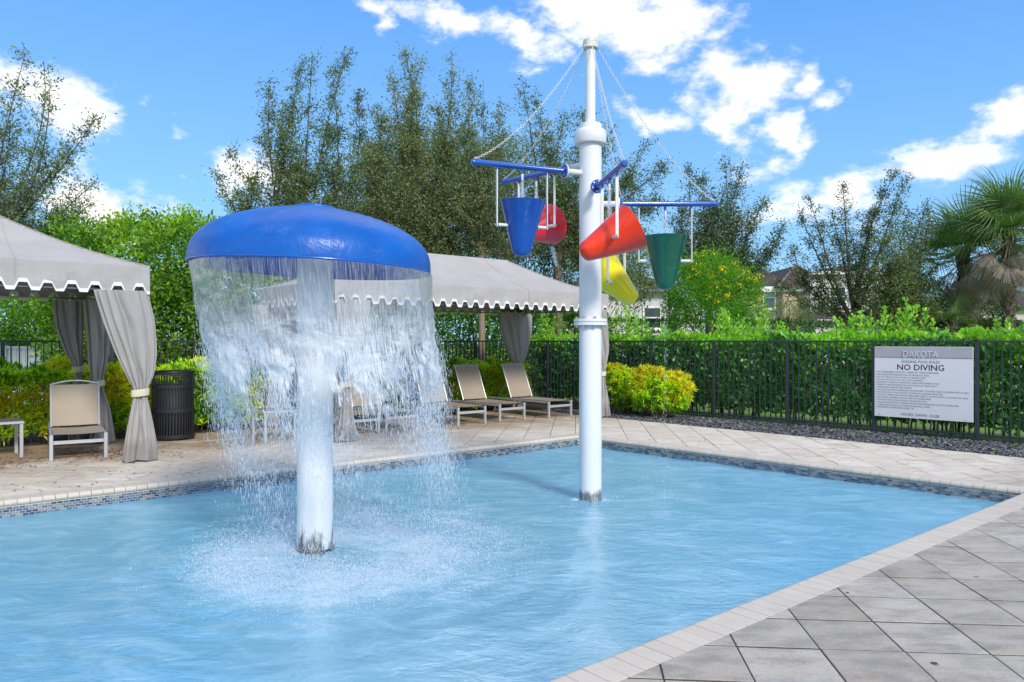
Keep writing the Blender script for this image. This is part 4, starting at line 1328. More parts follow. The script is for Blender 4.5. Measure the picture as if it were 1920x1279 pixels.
# ------------------------------------------------------------------ loungers
def lounger(label, front_left, rz=UANG, hinge=1.15, back_angle=66, back_len=.74, W=.60, bow=.004):
    key = (hinge, back_angle)
    root = tag(empty('sun_lounger', (front_left[0], front_left[1], 0), rz), label, 'sun lounger', 'mesh sun loungers round the pool')
    H = .33; L = 1.92; T = .042
    for x in (0, W):
        MB().box((x - T/2, -.02, 0), (x + T/2, .022, H - .004), bev=.004).build('leg', M['alu'], root)
        lg = MB().tube([(x, L - .36, H - .02), (x, L - .22, .02), (x, L - .215, .0)], [.021, .019, .019], 8)
        lg.build('leg', M['aludark'], root, smooth=True, angle=40)
        MB().box((x - .016, .022, H - .045), (x + .016, L - .05, H - .008), bev=.005).build('side_rail', M['alu'], root)
    MB().box((T/2 + .001, -.014, H - .125), (W - T/2 - .001, .014, H - .08), bev=.004).build('front_bar', M['alu'], root)
    for (y, z) in ((L - .22, .05), (L - .30, .16)):
        MB().tube([(.0, y, z), (W, y, z)], .011, 8).build('rear_crossbar', M['alu'], root, smooth=True, angle=40)
    MB().tube([(.0, hinge + .02, H - .03), (W, hinge + .02, H - .03)], .012, 8).build('hinge_bar', M['alu'], root, smooth=True, angle=40)
    # seat sling, slightly dished
    def sheet_(fn, nx=8, ny=14, th=.004):
        vs = [fn(i / nx, j / ny) for i in range(nx + 1) for j in range(ny + 1)]
        fs = [(i*(ny+1)+j, (i+1)*(ny+1)+j, (i+1)*(ny+1)+j+1, i*(ny+1)+j+1) for i in range(nx) for j in range(ny)]
        mb = MB().add(vs, fs)
        mb.add([(a, b, c - th) for a, b, c in vs], [f[::-1] for f in fs])
        return mb
    e = .018
    sheet_(lambda s, t: (e + s * (W - 2*e), .02 + t * (hinge - .03), H + .001 - .028 * math.sin(math.pi * s) * (.35 + .65 * math.sin(math.pi * min(1, t * 1.05))))).build('seat_sling', M['sling'], root, smooth=True)
    ba = R(back_angle); cb, sb_ = math.cos(ba), math.sin(ba)
    def bp(x, t, off=0.0):
        return (x, hinge + t * cb - off * sb_, H + .006 + t * sb_ + off * cb)
    sheet_(lambda s, t: bp(e + s * (W - 2*e), .02 + t * (back_len - .02), -.016 * math.sin(math.pi * s))).build('back_sling', M['sling'], root, smooth=True)
    bf_ = MB()
    for x in (.014, W - .014):
        bf_.tube([bp(x, 0), bp(x, back_len + .012)], .0145, 8)
    bf_n = bf_.build('back_frame', M['alu'], root, smooth=True, angle=40)
    pts = [bp(W * t, back_len + .002 + bow * math.sin(math.pi * t), -.01) for t in [i / 12 for i in range(13)]]
    MB().tube(pts, .0125, 8).build('back_bow', M['alu'], bf_n, smooth=True, angle=50)
    # adjusting strut
    MB().tube([bp(.05, .36, -.02), (.05, hinge + .52, H - .05)], .008, 6).build('strut', M['alu'], root, smooth=True)
    MB().tube([bp(W - .05, .36, -.02), (W - .05, hinge + .52, H - .05)], .008, 6).build('strut', M['alu'], root, smooth=True)
    return root
def gp(px, py): return np.array([ray(px, F * EYE / (py - CY)), F * EYE / (py - CY)])
lounger('lone taupe mesh lounger with a bowed top bar under the left cabana', gp(96, 866), rz=UANG - R(8), hinge=.93, back_angle=70, back_len=.60, W=.60, bow=.055)
lounger('taupe mesh lounger standing closest to the white pole, right end of the row', gp(1029, 785.0))
lounger('taupe mesh lounger second from the white pole in the row', gp(937, 791.5))
lounger('taupe mesh lounger just beyond the right edge of the falling water', gp(859, 799.5))
lounger('taupe mesh lounger half veiled by the right part of the falling water', gp(724, 811))
lounger('taupe mesh lounger behind the falling water next to the mushroom post', gp(647, 819))
def side_table(label, p, W=.50, H=.475, rz=UANG):
    root = tag(empty('side_table', (p[0], p[1], 0), rz), label, 'side table', 'low pale side tables')
    for x in (-W, 0):
        for y in (0, W):
            MB().box((x - .02 + (.02 if x < 0 else -.02), y - .02 + (.02 if y == 0 else -.02), 0), (x + .02 + (.02 if x < 0 else -.02), y + .02 + (.02 if y == 0 else -.02), H - .04), bev=.003).build('leg', M['alu'], root)
    MB().box((-W - .01, -.01, H - .04), (.01, W + .01, H - .008), bev=.004).build('table_frame', M['alu'], root)
    MB().box((-W + .01, .01, H - .0085), (-.01, W - .01, H), bev=.003).build('table_top', M['aludark'], root)
    return root
side_table('low pale side table left of the lone lounger at the photo edge', gp(44, 858))
side_table('low pale side table veiled by the falling water left of the post', gp(556, 826))

# ------------------------------------------------------------------ litter bin
BINP = np.array([-5.20, 11.62])
def litter_bin():
    root = tag(empty('litter_bin', (BINP[0], BINP[1], 0)), 'black slatted round litter bin between the tied curtain and the falling water', 'litter bin')
    mm = simple('black_bin_coating', (.014, .016, .020), .35, vary=.1, spec=.6)
    r = .305
    def ring(name, z0, z1, r_in=r - .012, r_out=r + .004):
        MB().lathe([(r_in, z0), (r_out, z0), (r_out, z1), (r_in, z1), (r_in, z0)], 48, closed=False).build(name, mm, root, smooth=True, angle=40)
    ring('base_ring', .03, .085, r - .02, r + .012); ring('middle_ring', .42, .475); ring('upper_ring', .80, .835); ring('shoulder_ring', .985, 1.02, r - .02, r + .006)
    MB().lathe([(r - .05, 1.018), (r + .012, 1.018), (r + .016, 1.03), (r + .008, 1.045), (r - .05, 1.04)], 48, closed=False).build('top_rim', mm, root, smooth=True, angle=40)
    MB().lathe([(.001, .0), (.22, .0), (.22, .03), (.001, .03)], 32, closed=False).build('foot', mm, root)
    n = 44
    long_ = MB().box((-.0115, -.003, .0), (.0115, .003, .34), bev=.0015).mesh('slat', mm)
    up_ = MB().box((-.0115, -.003, .0), (.0115, .003, .33), bev=.0015).mesh('slat', mm)
    hi_ = MB().box((-.0115, -.003, .0), (.0115, .003, .155), bev=.0015).mesh('slat', mm)
    for k in range(n):
        a = 2*math.pi*k/n
        rr__ = r - .006
        p = (rr__ * math.cos(a), rr__ * math.sin(a))
        q = a + math.pi/2
        link('slat', long_, root, (*p, .082), (0, 0, q))
        link('slat', up_, root, (*p, .473), (0, 0, q))
        ang_to_cam = (a - math.atan2(-BINP[1], -BINP[0]) + math.pi) % (2*math.pi) - math.pi
        if -.95 < ang_to_cam < .35: continue
        link('slat', hi_, root, (*p, .832), (0, 0, q))
    MB().lathe([(.001, .10), (.24, .10), (.25, .78), (.235, .78), (.23, .12)], 32, closed=False).build('liner', simple('dark_bin_liner', (.02, .022, .025), .6), root, smooth=True)
litter_bin()

# ------------------------------------------------------------------ fence
def fence(label, a, d, posts, n_pick=14):
    root = tag(empty('metal_fence', (a[0], a[1], 0), math.atan2(d[1], d[0])), label, 'fence', 'charcoal picket fence round the pool deck')
    H = 1.5
    pk = MB().box((-.0085, -.0085, .06), (.0085, .0085, H - .02), bev=.0015).mesh('picket', M['fence'])
    po_ = MB().box((-.028, -.028, -.02), (.028, .028, H - .002), bev=.003).box((-.033, -.033, H + .012), (.033, .033, H + .024), bev=.004).mesh('post', M['fence'])
    for x in posts:
        link('post', po_, root, (x, 0, 0))
    for x0, x1 in zip(posts[:-1], posts[1:]):
        MB().box((x0 + .0285, -.016, H - .022), (x1 - .0285, .016, H + .008), bev=.003).build('top_rail', M['fence'], root)
        MB().box((x0 + .0285, -.014, .075), (x1 - .0285, .014, .105), bev=.003).build('bottom_rail', M['fence'], root)
        n = max(2, round((x1 - x0) / .1085))
        for k in range(1, n):
            link('picket', pk, root, (x0 + k * (x1 - x0) / n, 0, 0), (0, 0, random.uniform(-.03, .03)))
    return root
PW = 1.53
fence('charcoal metal picket fence along the gravel, carrying the rules sign', FC, w_ / np.linalg.norm(w_), [0, .764] + [.764 + 1.51 * i for i in range(1, 9)])
fence('charcoal metal picket fence behind the cabanas and the clipped croton hedge', FC - u * .07, -u, [.0] + [1.47 + PW * i for i in range(11)])

# ------------------------------------------------------------------ rules sign
def rules_sign():
    wd = w_ / np.linalg.norm(w_)
    def on_fence(px, off):
        # point of the line parallel to the fence, shifted OFF towards the deck, seen at px
        q = FC - wn * off; t = (px - CX) / F
        s_ = (t * q[1] - q[0]) / (wd[0] - t * wd[1])
        return q + wd * s_
    a, b = on_fence(1640, .05), on_fence(1825, .05)
    W = float(np.linalg.norm(b - a)); z0, z1 = .275, 1.41
    Mx = Matrix(((wd[0], wn[0], 0, a[0]), (wd[1], wn[1], 0, a[1]), (0, 0, 1, 0), (0, 0, 0, 1)))
    root = tag(empty('rules_sign', (a[0], a[1], z0), math.atan2(wd[1], wd[0])), 'white wading pool rules board reading NO DIVING fixed to the fence', 'sign')
    H = z1 - z0
    bm_ = simple('white_sign_board', (.80, .80, .82), .45, vary=.01)
    MB().box((0, -.006, 0), (W, .006, H), bev=.002).build('board', bm_, root)
    MB().box((.004, -.0095, H - .170), (W - .004, -.0062, H - .004)).build('header_panel', simple('silver_header', (.47, .455, .48), .35, .0, vary=.06, dscale=1.5), root)
    txt = simple('charcoal_lettering', (.02, .02, .035), .5)
    txtg = simple('grey_lettering', (.04, .04, .06), .5)
    ht = simple('brushed_letter', (.80, .82, .84), .4, .0)
    hs = simple('letter_shadow_side', (.10, .10, .12), .4)
    MB().box((.004, -.0098, H - .176), (W - .004, -.0062, H - .172)).build('header_line', txtg, root)
    def line(s, size, x, z, align='LEFT', m=txt, sx=1.0, ext=.0, yy=-.0068, fitw=None, off=0.0, name='lettering'):
        c = bpy.data.curves.new(name, 'FONT')
        c.body = s; c.size = size; c.align_x = align; c.extrude = ext; c.offset = off
        c.resolution_u = 2
        c.materials.append(m)
        o = link(name, c, root)
        o.rotation_euler = (R(90), 0, 0)
        o.location = (x, yy, z); o.scale = (sx, 1, 1)
        if fitw:
            bpy.context.view_layer.update()
            w0 = o.dimensions.x / max(o.scale.x, 1e-6)
            o.scale = (fitw / w0, 1, 1)
        bpy.context.view_layer.update()
        me = bpy.data.meshes.new_from_object(o.evaluated_get(bpy.context.evaluated_depsgraph_get()))
        me.name = name
        o2 = link(name, me, root, o.location, o.rotation_euler)
        o2.scale = o.scale
        bpy.data.objects.remove(o)
        return o2
    S = W / 983.0                                   # board measured in the photo as 983 by 700 units
    def zy(v): return H - (v / 712.0) * H
    line('DAKOTA', .150, W * .49, zy(113) + .004, 'CENTER', hs, fitw=348 * S, yy=-.0105, off=.0015)
    line('DAKOTA', .150, W * .487, zy(113) + .008, 'CENTER', ht, fitw=348 * S, ext=.003, yy=-.0145)
    line('WADING POOL RULES', .058, W * .485, zy(163), 'CENTER', txt, fitw=385 * S)
    line('NO DIVING', .128, W * .485, zy(233), 'CENTER', txt, fitw=470 * S, off=.0018)
    rules = [('NO LIFEGUARD ON DUTY. SWIM AT YOUR OWN RISK.', 640), ('SHOWER BEFORE ENTERING POOL OR WATER PLAY AREA.', 545), ('DO NOT SWALLOW POOL WATER. IT IS RECIRCULATED.', 510),
             ('DO NOT USE POOL IF YOU ARE ILL WITH DIARRHEA.', 480), ('CHILDREN 3 YEARS AND UNDER MUST WEAR SWIM DIAPERS IN POOL.', 650), ('RESIDENTS ARE RESPONSIBLE FOR THE ACTIONS OF THEIR GUESTS.', 620),
             ('NEVER LEAVE CHILDREN UNATTENDED.', 365), ('NO ROLLERSKATES, ROLLERBLADES, SKATEBOARDS, SCOOTERS OR BICYCLES PERMITTED IN AREA.', 928), ('NO ROUGH PLAY, SPORTS ACTIVITY OR PROFANE LANGUAGE PERMITTED.', 680),
             ('NO FOOD, DRINKS, INTOXICANTS, BREAKABLE OBJECTS OR PETS IN POOL OR WATER PLAY AREA.', 920), ('ELECTRONIC EQUIPMENT MUST BE USED WITH HEADPHONES.', 565), ('TRASH MUST BE PLACED IN RECEPTACLES AROUND POOL.', 525),
             ('THE ASSOCIATION AND ITS BOARD ARE NOT RESPONSIBLE FOR LOST OR STOLEN ITEMS.', 835), ('TOWELS MUST BE USED ON CHAISE LOUNGES AND CHAIRS.', 555), ('WATER PLAY BATHING LOAD: 20', 385)]
    for i, (s, wpx) in enumerate(rules):
        z = zy(266 + i * 25.6)
        big_ = i in (0, 14)
        line(s, .040 if big_ else .034, W * .032, z, 'LEFT', txt if big_ else txtg, fitw=wpx * S * .985)
        MB().tube([(W * .018, -.0064, z + .012), (W * .018, -.0075, z + .012)], .007, 8).build('bullet', txt, root)
    line('HOURS: DAWN - DUSK', .062, W * .485, zy(690), 'CENTER', txt, fitw=385 * S)
    for (x, z) in ((W * .055, .03), (W * .93, .03), (W * .055, H - .03), (W * .93, H - .03)):
        MB().tube([(x, -.006, z), (x, -.0125, z)], .0075, 8).build('screw', M['steel'], root)
rules_sign()
# ------------------------------------------------------------------ planting
M['croton'] = [leafmat('croton_green_leaf', (0.089, 0.253, 0.017), (0.25, 0.507, 0.029), (0.551, 0.66, 0.043), .3),
               leafmat('croton_lime_leaf', (0.499, 0.762, 0.029), (0.85, 0.85, 0.043), (0.299, 0.559, 0.043), .35),
               leafmat('croton_yellow_leaf', (0.85, 0.7, 0.02), (0.85, 0.85, 0.04), (0.85, 0.385, 0.02), .3, (0.85, 0.85, 0.4))]
M['clusia'] = [leafmat('clusia_dark_leaf', (0.069, 0.215, 0.059), (0.147, 0.413, 0.103), (0.255, 0.63, 0.17), .22, rough=.3, spec=.5),
               leafmat('clusia_new_leaf', (0.23, 0.459, 0.041), (0.378, 0.621, 0.068), (0.486, 0.648, 0.081), .45, rough=.35)]
M['ficus'] = [leafmat('ficus_leaf', (0.041, 0.128, 0.019), (0.101, 0.257, 0.034), (0.189, 0.365, 0.041), .3, rough=.3),
              leafmat('ficus_new_leaf', (0.162, 0.365, 0.027), (0.297, 0.513, 0.041), None, .4)]
M['vine'] = [leafmat('vine_leaf', (0.061, 0.169, 0.016), (0.135, 0.297, 0.027), (0.27, 0.405, 0.041), .35),
             leafmat('vine_new_leaf', (0.216, 0.419, 0.027), (0.378, 0.54, 0.041), (0.54, 0.567, 0.068), .4)]
M['oak'] = [leafmat('oak_leaf', (0.057, 0.107, 0.033), (0.144, 0.214, 0.07), (0.287, 0.343, 0.139), .2, rough=.45), leafmat('oak_pale_leaf', (0.162, 0.214, 0.083), (0.287, 0.354, 0.157), None, .25)]
M['oakdark'] = [leafmat('dark_oak_leaf', (0.043, 0.079, 0.026), (0.095, 0.154, 0.052), (0.21, 0.258, 0.112), .2), leafmat('dark_oak_pale_leaf', (0.113, 0.17, 0.065), (0.21, 0.27, 0.112), None, .25)]
M['olive'] = [leafmat('olive_green_leaf', (0.095, 0.144, 0.055), (0.206, 0.269, 0.096), (0.343, 0.359, 0.171), .25), leafmat('olive_pale_leaf', (0.206, 0.251, 0.108), (0.343, 0.377, 0.194), None, .3)]
M['holly'] = [leafmat('willow_green_leaf', (0.065, 0.13, 0.026), (0.143, 0.234, 0.046), (0.26, 0.325, 0.078), .3), leafmat('willow_pale_leaf', (0.143, 0.234, 0.039), (0.26, 0.351, 0.078), None, .3)]
M['cassia'] = [leafmat('cassia_leaf', (0.091, 0.26, 0.019), (0.208, 0.442, 0.033), None, .4), leafmat('cassia_flower', (0.85, 0.598, 0.013), (0.85, 0.728, 0.026), None, .2, (0.85, 0.85, 0.52))]
M['dhedge'] = [leafmat('dark_hedge_leaf', (0.026, 0.065, 0.019), (0.058, 0.124, 0.034), (0.104, 0.182, 0.052), .2), leafmat('mid_hedge_leaf', (0.065, 0.156, 0.026), (0.13, 0.26, 0.039), None, .3)]
M['palm'] = leafmat('palm_leaflet', (0.091, 0.172, 0.056), (0.221, 0.324, 0.124), (0.468, 0.445, 0.221), .25)
M['deadpalm'] = leafmat('dead_palm_leaflet', (0.312, 0.242, 0.179), (0.531, 0.445, 0.358), (0.188, 0.14, 0.098), .1, (0.85, 0.85, 0.85))
M['stem'] = simple('woody_stem', (.13, .095, .06), .9, vary=.2, dscale=10)
M['stemlight'] = simple('pale_woody_stem', (.26, .19, .12), .9, vary=.2, dscale=10)

def sph(n):
    v = rng.normal(0, 1, (n, 3)); return unit(v)
def box_shell(p0, d, n_, Lx, hw, z0, z1, n, top_w=.35, bump=.10, seedk=1.0, edge=.12):
    """points near the faces of a clipped hedge with lumpy surface; returns points and outward directions"""
    d3 = np.array([d[0], d[1], 0.]); n3 = np.array([n_[0], n_[1], 0.])
    s = rng.uniform(0, Lx, n); face = rng.random(n)
    z = rng.uniform(z0, z1, n); t = rng.uniform(-hw, hw, n)
    O = np.zeros((n, 3))
    top = face < top_w; front = (face >= top_w) & (face < top_w + (1 - top_w) * .72); back = face >= top_w + (1 - top_w) * .72
    dep = np.abs(rng.exponential(edge, n))
    lump = bump * (fnoise(s, z, 3.2, 3.6, seedk) * .6 + .5 * fnoise(s, z, 9, 9, seedk + 1, 2))
    T = t.copy(); Z = z.copy()
    T[front] = -hw - lump[front] + dep[front]; O[front] = -n3 + np.array([0, 0, .25])
    T[back] = hw + lump[back] - dep[back]; O[back] = n3 + np.array([0, 0, .25])
    lt = bump * (fnoise(s, t, 3.0, 3.0, seedk + 2) * .7 + .5 * fnoise(s, t, 8, 8, seedk + 3, 2))
    Z[top] = z1 + lt[top] - dep[top] * .8; O[top] = np.array([0, 0, 1.])
    P = np.array([*p0, 0.])[None] + d3[None] * s[:, None] + n3[None] * T[:, None]
    P[:, 2] = Z
    return P, unit(O), s
def hedge(name, label, p0, d, n_, Lx, hw, z0, z1, n, size, ratio, mats, tmpl=LEAF_L, young=None, group=None, cat='hedge', bump=.1, seedk=1.0, stems=True, top_w=.35, edge=.12, upb=.5, root=None, jit=.8):
    if root is None:
        root = tag(empty(name, (p0[0], p0[1], 0)), label, cat, group)
    base = np.array([p0[0], p0[1], 0.])
    P, O, s = box_shell(p0, d, n_, Lx, hw, z0, z1, n, top_w, bump, seedk, edge)
    D = unit(O * .8 + rng.normal(0, .65, (n, 3)) + np.array([0, 0, .25]))
    mi = young(P, O, s) if young else (rng.random(n) < .2).astype(int)
    order = np.arange(n)
    o = leaves('foliage', P - base, D, size, ratio, mats, mi, tmpl, root, upb=upb, jit=jit)
    tag(o, kind='stuff')
    if stems:
        k = int(Lx * 9)
        mb_P = []
        for i in range(k):
            ss = random.uniform(0, Lx); tt = random.uniform(-hw * .6, hw * .6)
            q = np.array([d[0]*ss + n_[0]*tt, d[1]*ss + n_[1]*tt, 0])
            lean = np.array([random.gauss(0, .12), random.gauss(0, .12), 0])
            h_ = z1 * .85
            mb_P.append([q, q + lean * .5 + [0, 0, h_ * .35], q + lean * 1.5 + [0, 0, h_ * .7], q + lean * 2 + [0, 0, h_]])
        Pt = np.array(mb_P); Rr_ = np.tile(np.array([.013, .010, .007, .004]), (k, 1)) * rng.uniform(.6, 1.3, (k, 1))
        V, Fq = twigtubes(Pt, Rr_)
        tag(link('stem', np_mesh('stem', V, [Fq], M['stemlight'], smooth=True), root), kind='stuff')
    return root

# croton hedge in front of the left fence: rosettes of narrow leaves, yellow where the growth is new
def croton(root_label, p0, d, n_, Lx, hw, z1, n_ros, yel, seedk, root=None, group='clipped croton hedges', nm='croton_hedge', cat='hedge', z0=.12):
    root = tag(empty(nm, (p0[0], p0[1], 0)), root_label, cat, group)
    base = np.array([p0[0], p0[1], 0.])
    P, O, s = box_shell(p0, d, n_, Lx, hw, z0, z1, n_ros, .36, .15, seedk, .07)
    per = 9
    C = np.repeat(P, per, 0); Oo = np.repeat(O, per, 0)
    yv = fnoise(P[:, 0] * 1.0, P[:, 2] * 1.6 + P[:, 1], 2.1, 2.1, seedk + 5) + yel + .45 * (P[:, 2] / z1 - .6) + rng.normal(0, .22, n_ros)
    ym = np.where(yv > .62, 2, np.where(yv > .05, 1, 0)); ym = np.repeat(ym, per)
    D = unit(Oo * .75 + rng.normal(0, .62, C.shape) + np.array([0, 0, .35]))
    flip = rng.random(len(ym)) < .25
    ym = np.where(flip, np.maximum(ym - 1, 0), ym)
    o = leaves('foliage', C - base + D * .01, D, .105, .27, M['croton'], ym, LEAF_D, root, upb=.8, jit=.5)
    tag(o, kind='stuff')
    k = int(Lx * 12)
    rows = []
    for i in range(k):
        ss = random.uniform(0, Lx); tt = random.uniform(-hw * .7, hw * .5)
        q = np.array([d[0]*ss + n_[0]*tt, d[1]*ss + n_[1]*tt, 0]); lean = np.array([random.gauss(0, .1), random.gauss(0, .1), 0])
        rows.append([q, q + lean * .5 + [0, 0, z1*.3], q + lean * 1.2 + [0, 0, z1*.6], q + lean * 2 + [0, 0, z1*.85]])
    V, Fq = twigtubes(np.array(rows), np.tile(np.array([.012, .010, .007, .004]), (k, 1)))
    tag(link('stem', np_mesh('stem', V, [Fq], M['stemlight'], smooth=True), root), kind='stuff')
    return root
HB = K0 + nu * .5
croton('low clipped croton hedge of green and yellow leaves behind the left cabana and litter bin', HB - u * 3.5, u, nu, 7.6, .40, 1.02, 6200, .42, 11.0)
croton('low clipped croton hedge behind the row of loungers', HB + u * 4.2, u, nu, 5.6, .36, .98, 4400, .34, 13.0)
def croton_shrub(label, blobs, n_ros, yel, seedk):
    bx = np.array([b[:3] for b in blobs]); br = np.array([b[3:6] for b in blobs])
    base = np.array([bx[:, 0].mean(), bx[:, 1].mean(), 0.])
    root = tag(empty('croton_shrub', base), label, 'shrub', 'croton shrubs in the gravel')
    wch = rng.integers(0, len(blobs), n_ros); dv = sph(n_ros)
    lum = 1 + .24 * fnoise(dv[:, 0] * 2 + wch, dv[:, 2] * 2, 3.0, 3.0, seedk) - np.abs(rng.normal(0, .13, n_ros))
    P = bx[wch] + br[wch] * dv * lum[:, None]
    ok = P[:, 2] > .16; P, dv = P[ok], dv[ok]; n = len(P)
    per = 10
    yv = fnoise(P[:, 0], P[:, 2] + P[:, 1], 3, 3, seedk + 2) * .5 + yel + .8 * dv[:, 2] + rng.normal(0, .25, n)
    ym = np.repeat(np.where(yv > .62, 2, np.where(yv > .0, 1, 0)), per)
    ym = np.where(rng.random(len(ym)) < .2, np.maximum(ym - 1, 0), ym)
    C = np.repeat(P, per, 0); O = np.repeat(dv, per, 0)
    D = unit(O * .8 + rng.normal(0, .6, C.shape) + np.array([0, 0, .4]))
    tag(leaves('foliage', C - base, D, .105, .25, M['croton'], ym, LEAF_D, root, upb=.8, jit=.5), kind='stuff')
    rows = []
    for i in range(26):
        t = P[random.randrange(n)] - base; b0 = np.array([random.gauss(0, .10) + t[0] * .3, random.gauss(0, .08), 0]); t = t * .92
        rows.append([b0, b0 * .7 + t * .3, b0 * .3 + t * .7, t])
    V, Fq = twigtubes(np.array(rows), np.tile(np.array([.014, .011, .008, .004]), (len(rows), 1)))
    tag(link('stem', np_mesh('stem', V, [Fq], M['stemlight'], smooth=True), root), kind='stuff')
def wb0(px, py, y, rx, rz, ry=None):
    p = at(px, py, y); return (p.x, p.y, p.z, rx / F * y, ry or rx / F * y * .8, rz / F * y)
croton_shrub('green and yellow croton shrub just right of the cabana curtain', [wb0(1166, 730, 15.6, 20, 34, .26), wb0(1192, 742, 15.5, 20, 26, .26), wb0(1150, 706, 15.8, 16, 20, .22), wb0(1180, 715, 15.7, 14, 18, .2)], 620, .15, 17.0)
croton_shrub('bright yellow croton shrub in the gravel in front of the fence', [wb0(1212, 712, 15.0, 24, 20, .26), wb0(1246, 722, 14.85, 26, 24, .3), wb0(1274, 730, 14.7, 20, 26, .28), wb0(1230, 745, 14.9, 34, 24, .28), wb0(1262, 752, 14.75, 26, 20, .28), wb0(1205, 740, 15.0, 18, 26, .24)], 1150, .50, 19.0)

# clusia hedge beyond the right fence: dark paddle leaves below, bright shoots above the rail
wd = w_ / np.linalg.norm(w_)
def clusia():
    p0 = FC + wn * .62 - wd * .2
    root = tag(empty('clusia_hedge', (p0[0], p0[1], 0)), 'clusia hedge of round leaves with lime green shoots above the right fence', 'hedge')
    base = np.array([*p0, 0.])
    n = 31000
    P, O, s = box_shell(p0, wd, wn, 12.5, .36, .14, 1.55, n, .20, .12, 23.0, .15)
    dfen = (P[:, :2] - FC[None]) @ wn
    P, O, s = P[dfen > .15], O[dfen > .15], s[dfen > .15]; n = len(P)
    mi = np.where(P[:, 2] + .18 * fnoise(P[:, 0], P[:, 2], 4, 4, 24.0) + rng.normal(0, .08, n) > 1.42, 1, 0)
    mi = np.where(rng.random(n) < .035, 1, mi)
    D = unit(O * .6 + rng.normal(0, .6, (n, 3)) + np.array([0, 0, .45]))
    tag(leaves('foliage', P - base, D, .108, .62, M['clusia'], mi, LEAF_P, root, upb=.2, jit=.9), kind='stuff')
    # upright shoots with paired leaves
    Ps, Ds, tubes = [], [], []
    x = 0.0
    while x < 12.5:
        x += random.uniform(.03, .075)
        t_ = random.uniform(-.30, .28)
        hcl = .0 + .50 * max(0, math.sin(x * 2.3 + 1.0) * .6 + math.sin(x * 5.1) * .35 + .25) + random.uniform(-.05, .10)
        if random.random() < .06: hcl += .16
        z0, z1 = 1.35, 1.54 + hcl
        q = p0 + wd * x + wn * t_
        lean = np.array([random.gauss(0, .05), random.gauss(0, .05)])
        k = int((z1 - z0) / .062)
        pts = []
        for i in range(k + 1):
            f = i / max(1, k)
            c = np.array([q[0] + lean[0] * f, q[1] + lean[1] * f, z0 + (z1 - z0) * f])
            pts.append(c)
            a = i * 1.57 + random.uniform(-.5, .5)
            for sg in (0, math.pi):
                upw = .55 + .9 * f
                Ps.append(c); Ds.append((math.cos(a + sg), math.sin(a + sg), upw))
        Ps.append(pts[-1]); Ds.append((random.gauss(0, .15), random.gauss(0, .15), 1))
        tubes.append([pts[0], pts[0] + (pts[-1] - pts[0]) * .5, pts[-1]])
    Ps, Ds = np.array(Ps), np.array(Ds)
    mi = np.where(rng.random(len(Ps)) < .93, 1, 0)
    tag(leaves('new_shoots', Ps - base, Ds, .088, .60, M['clusia'], mi, LEAF_P, root, upb=.1, jit=.6), kind='stuff')
    V, Fq = twigtubes(np.array(tubes) - base, np.tile(np.array([.006, .005, .003]), (len(tubes), 1)))
    tag(link('shoot_stems', np_mesh('shoot_stems', V, [Fq], leafmat('green_shoot_stem', (.12, .22, .04), (.18, .26, .06)), smooth=True), root), kind='stuff')
    rows = []
    for i in range(150):
        ss = random.uniform(0, 14); tt = random.uniform(-.2, .25)
        q = np.array([wd[0]*ss + wn[0]*tt, wd[1]*ss + wn[1]*tt, 0]); lean = np.array([random.gauss(0, .12), random.gauss(0, .12), 0])
        rows.append([q, q + lean * .4 + [0, 0, .5], q + lean + [0, 0, 1.0], q + lean * 1.5 + [0, 0, 1.5]])
    V, Fq = twigtubes(np.array(rows), np.tile(np.array([.018, .014, .009, .005]), (150, 1)))
    tag(link('stem', np_mesh('stem', V, [Fq], M['stem'], smooth=True), root), kind='stuff')
clusia()

# tall clipped hedge beyond the fence at the centre, with its own new growth on top
hedge('ficus_hedge', 'clipped green hedge behind the picket fence beyond the long cabana', FC + nu * 1.6 - u * 9.2, u, nu, 13.4, .5, .10, 2.32, 52000, .088, .55, M['ficus'],
      young=lambda P, O, s: np.where((P[:, 2] > 2.15) | (rng.random(len(P)) < .16), 1, 0), bump=.12, seedk=31.0, top_w=.2, group=None)
# far trimmed hedges by the houses
hedge('far_hedge', 'dark trimmed hedge in front of the pale houses at the right', np.array([2.2, 25.5]), np.array([.98, .2]), np.array([-.2, .98]), 26.0, .6, .05, 2.22, 30000, .105, .5, M['dhedge'], LEAF_D,
      young=lambda P, O, s: (rng.random(len(P)) < np.where((s > 8) & (s < 13), .6, .10)).astype(int), bump=.07, seedk=37.0, stems=False, top_w=.18)

